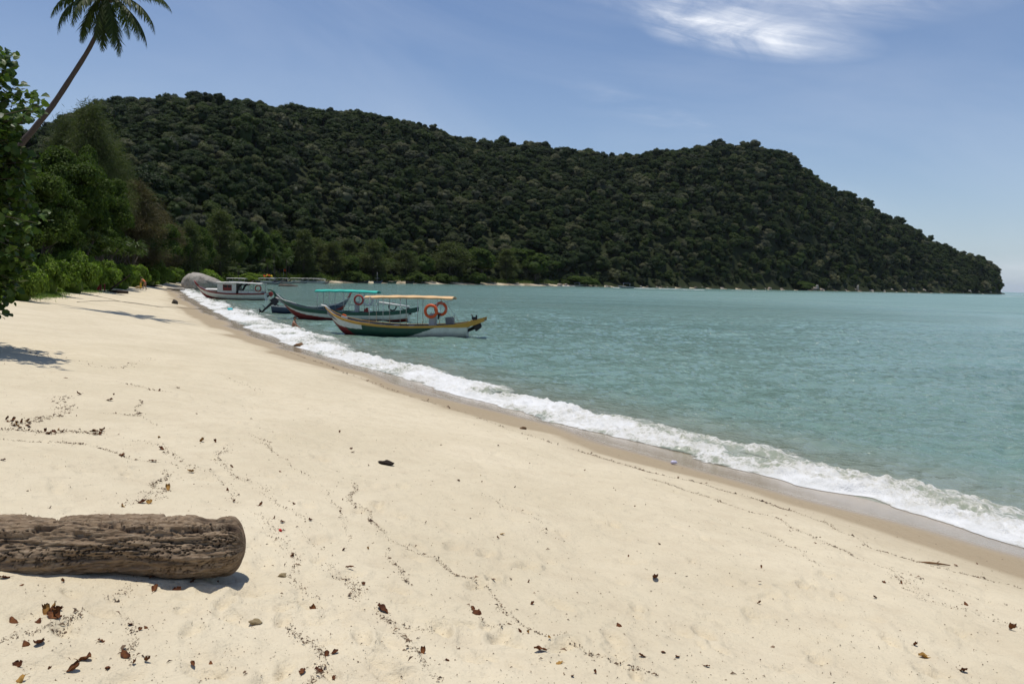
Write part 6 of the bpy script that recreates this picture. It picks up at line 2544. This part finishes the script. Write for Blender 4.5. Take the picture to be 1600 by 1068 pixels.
def body(root, V, E, rad, mat, name='body'):
    me = bpy.data.meshes.new(name)
    bm_ = bmesh.new()
    ly = bm_.verts.layers.skin.verify()
    vs = [bm_.verts.new(v) for v in V]
    for v, r_ in zip(vs, rad):
        v[ly].radius = r_ if isinstance(r_, tuple) else (r_, r_)
    vs[0][ly].use_root = True
    for a_, b_ in E:
        bm_.edges.new((vs[a_], vs[b_]))
    bm_.to_mesh(me)
    bm_.free()
    me.materials.append(mat)
    o = link(name, me, None, root)
    m1 = o.modifiers.new('skin', 'SKIN')
    m1.use_smooth_shade = True
    m2 = o.modifiers.new('smooth', 'SUBSURF')
    m2.levels = 2
    m2.render_levels = 2
    return o


def head_mesh(root, c, r, fwd, hair=True):
    """skull with brow, nose, chin and ears; hair cap as its own piece"""
    fwd = Vector(fwd).normalized()
    up = Vector((0, 0, 1))
    sd = fwd.cross(up).normalized()
    up = sd.cross(fwd)
    bm_ = bmesh.new()
    bmesh.ops.create_icosphere(bm_, subdivisions=3, radius=1)
    for v in bm_.verts:
        x, y, z = v.co
        w = .78 * (1 - .22 * max(0, -z)) * x
        f = .92 * y + (.10 if (abs(x) < .18 and -.25 < z < .1 and y > .8) else 0) - (.06 if (.15 < abs(x) < .5 and .02 < z < .25 and y > .6) else 0)
        h = 1.12 * z
        v.co = Vector(c) + (sd * w + fwd * f + up * h) * r
    hd = G().add([v.co[:] for v in bm_.verts], [[q.index for q in f.verts] for f in bm_.faces]).build('head', SKINM, root, True)
    hv = []
    gh = G()
    V_, F_ = [], []
    for v in bm_.verts:
        V_.append(tuple(Vector(c) + (v.co - Vector(c)) * 1.10))
    for f in bm_.faces:
        m_ = f.calc_center_median() - Vector(c)
        if m_.dot(up) > .15 * r or m_.dot(fwd) < -.15 * r:
            F_.append([q.index for q in f.verts])
    gh.add(V_, F_).build('hair', HAIR, root, True)
    for s in (-1, 1):
        G().tube([Vector(c) + sd * s * .76 * r + up * (-.15) * r, Vector(c) + sd * s * .86 * r + up * .15 * r], [.12 * r, .14 * r], 6).build('ear', SKINM, hd, True)
    bm_.free()


def fingers(E, V, Rd, wrist, d, n, spread):
    base = len(V)
    d = Vector(d).normalized()
    n = Vector(n).normalized()
    V.append(tuple(Vector(V[wrist]) + d * .07))
    Rd.append((.036, .014))
    E.append((wrist, base))
    palm = base
    for k in range(4):
        off = (k - 1.5) * spread
        p0 = Vector(V[palm]) + d * .035 + n * off
        p1 = p0 + d * (.045 + .006 * (1 - abs(k - 1.2))) + n * off * .2
        p2 = p1 + d * .035 + Vector((0, 0, -.012))
        b = len(V)
        for p in (p0, p1, p2):
            V.append(tuple(p))
            Rd.append(.009)
        E += [(palm, b), (b, b + 1), (b + 1, b + 2)]
    b = len(V)
    V.append(tuple(Vector(V[wrist]) + d * .04 + n * -.045))
    V.append(tuple(Vector(V[wrist]) + d * .075 + n * -.06))
    Rd += [.011, .009]
    E += [(wrist, b), (b, b + 1)]


# bather sitting in the shallow water, seen from the side and leaning on one arm
gx_, gy_ = at_z(459, 514, 0.02)
pb = thing('person', (gx_, gy_, -.16), 'dark haired bare chested bather sitting in the foam facing right', 'person')
V = [(0, 0, .14), (-.02, 0, .32), (0, 0, .50), (.03, 0, .64), (.05, 0, .74)]
Rd = [(.15, .13), (.14, .11), (.17, .11), (.10, .07), (.052, .052)]
E = [(0, 1), (1, 2), (2, 3), (3, 4)]


def chain(st, pts, rr_):
    prev = st
    for p, r_ in zip(pts, rr_):
        V.append(p)
        Rd.append(r_)
        E.append((prev, len(V) - 1))
        prev = len(V) - 1
    return prev


w1 = chain(3, [(.04, -.19, .60), (.26, -.26, .42), (.55, -.24, .22)], [.062, .045, .032])
fingers(E, V, Rd, w1, (1, 0, -.25), (0, 1, 0), .019)
w2 = chain(3, [(.04, .19, .60), (.10, .27, .35), (.22, .22, .14)], [.062, .045, .032])
fingers(E, V, Rd, w2, (.8, 0, -.5), (0, -1, 0), .019)
chain(0, [(.10, -.11, .10), (.50, -.16, .20), (.88, -.14, .02), (1.0, -.14, .04)], [.10, .072, .045, .035])
chain(0, [(.10, .11, .10), (.50, .17, .18), (.88, .16, .00), (1.0, .16, .02)], [.10, .072, .045, .035])
body(pb, V, E, Rd, SKINM)
head_mesh(pb, (.07, 0, .86), .105, (1, -.25, -.1))
pb.scale = (1.0, 1.0, 1.0)

# person bending over at the edge of the bushes, yellow cloth in hand
g_ = ground_at(227, 453)
pc = thing('person', g_, 'person in orange bending forward with a yellow cloth by the bushes', 'person')
pc.rotation_euler = (0, 0, math.pi)
V = [(0, 0, .92), (.10, 0, 1.08), (.26, 0, 1.24), (.36, 0, 1.36), (.41, 0, 1.43)]
Rd = [(.16, .12), (.14, .11), (.17, .11), (.10, .07), (.052, .052)]
E = [(0, 1), (1, 2), (2, 3), (3, 4)]
w1 = chain(3, [(.34, -.19, 1.30), (.50, -.20, 1.05), (.60, -.15, .82)], [.062, .045, .032])
fingers(E, V, Rd, w1, (.2, 0, -1), (0, 1, 0), .019)
w2 = chain(3, [(.34, .19, 1.30), (.46, .22, 1.05), (.56, .15, .82)], [.062, .045, .032])
fingers(E, V, Rd, w2, (.2, 0, -1), (0, -1, 0), .019)
chain(0, [(-.02, -.11, .84), (.04, -.13, .46), (-.10, -.14, .08), (.08, -.15, .03)], [.10, .068, .042, .035])
chain(0, [(.0, .11, .84), (.22, .14, .48), (.20, .15, .08), (.38, .15, .03)], [.10, .068, .042, .035])
body(pc, V, E, Rd, SKINM)
head_mesh(pc, (.50, 0, 1.53), .108, (.8, 0, -.6))
TAN = paint('orange_shirt_cloth', (.62, .17, .05), .8, 0)
V = [(-.01, 0, .98), (.10, 0, 1.08), (.26, 0, 1.24), (.35, 0, 1.34)]
body(pc, V, [(0, 1), (1, 2), (2, 3)], [(.175, .135), (.155, .125), (.19, .13), (.13, .09)], TAN, 'shirt')
gm = G()
gm.grid([[(.55 + .02 * math.sin(j), -.22 + .055 * j, .95 - .16 * i + .02 * math.sin(j * 2 + i)) for j in range(9)] for i in range(5)])
gm.grid([[(.565 + .02 * math.sin(j), -.22 + .055 * j, .95 - .16 * i + .02 * math.sin(j * 2 + i)) for j in range(9)][::-1] for i in range(5)])
o = gm.build('yellow_cloth', PYEL, None, True)
o.location = g_
o.rotation_euler = (0, 0, math.pi)
tag(o, 'bright yellow cloth held by the bending person', 'cloth')
g2 = ground_at(218, 451)
o = lump('straw_bag', 217, 451, (.45, .3, .28), TANM, 'pale sack on the sand left of the bending person', 'bag', 621)

# ------------------------------------------------------------------ thin sea haze
hm = bpy.data.materials.new('haze_air')
hm.use_nodes = True
for n in list(hm.node_tree.nodes):
    hm.node_tree.nodes.remove(n)
pv = hm.node_tree.nodes.new('ShaderNodeVolumePrincipled')
pv.inputs['Color'].default_value = (.80, .88, 1, 1)
pv.inputs['Density'].default_value = .000018
pv.inputs['Anisotropy'].default_value = .3
ho = hm.node_tree.nodes.new('ShaderNodeOutputMaterial')
hm.node_tree.links.new(pv.outputs[0], ho.inputs['Volume'])
G().box((0, 0, 128), (64000, 64000, 284)).build('haze', hm, None, kind='stuff', label='thin sea haze over the bay')
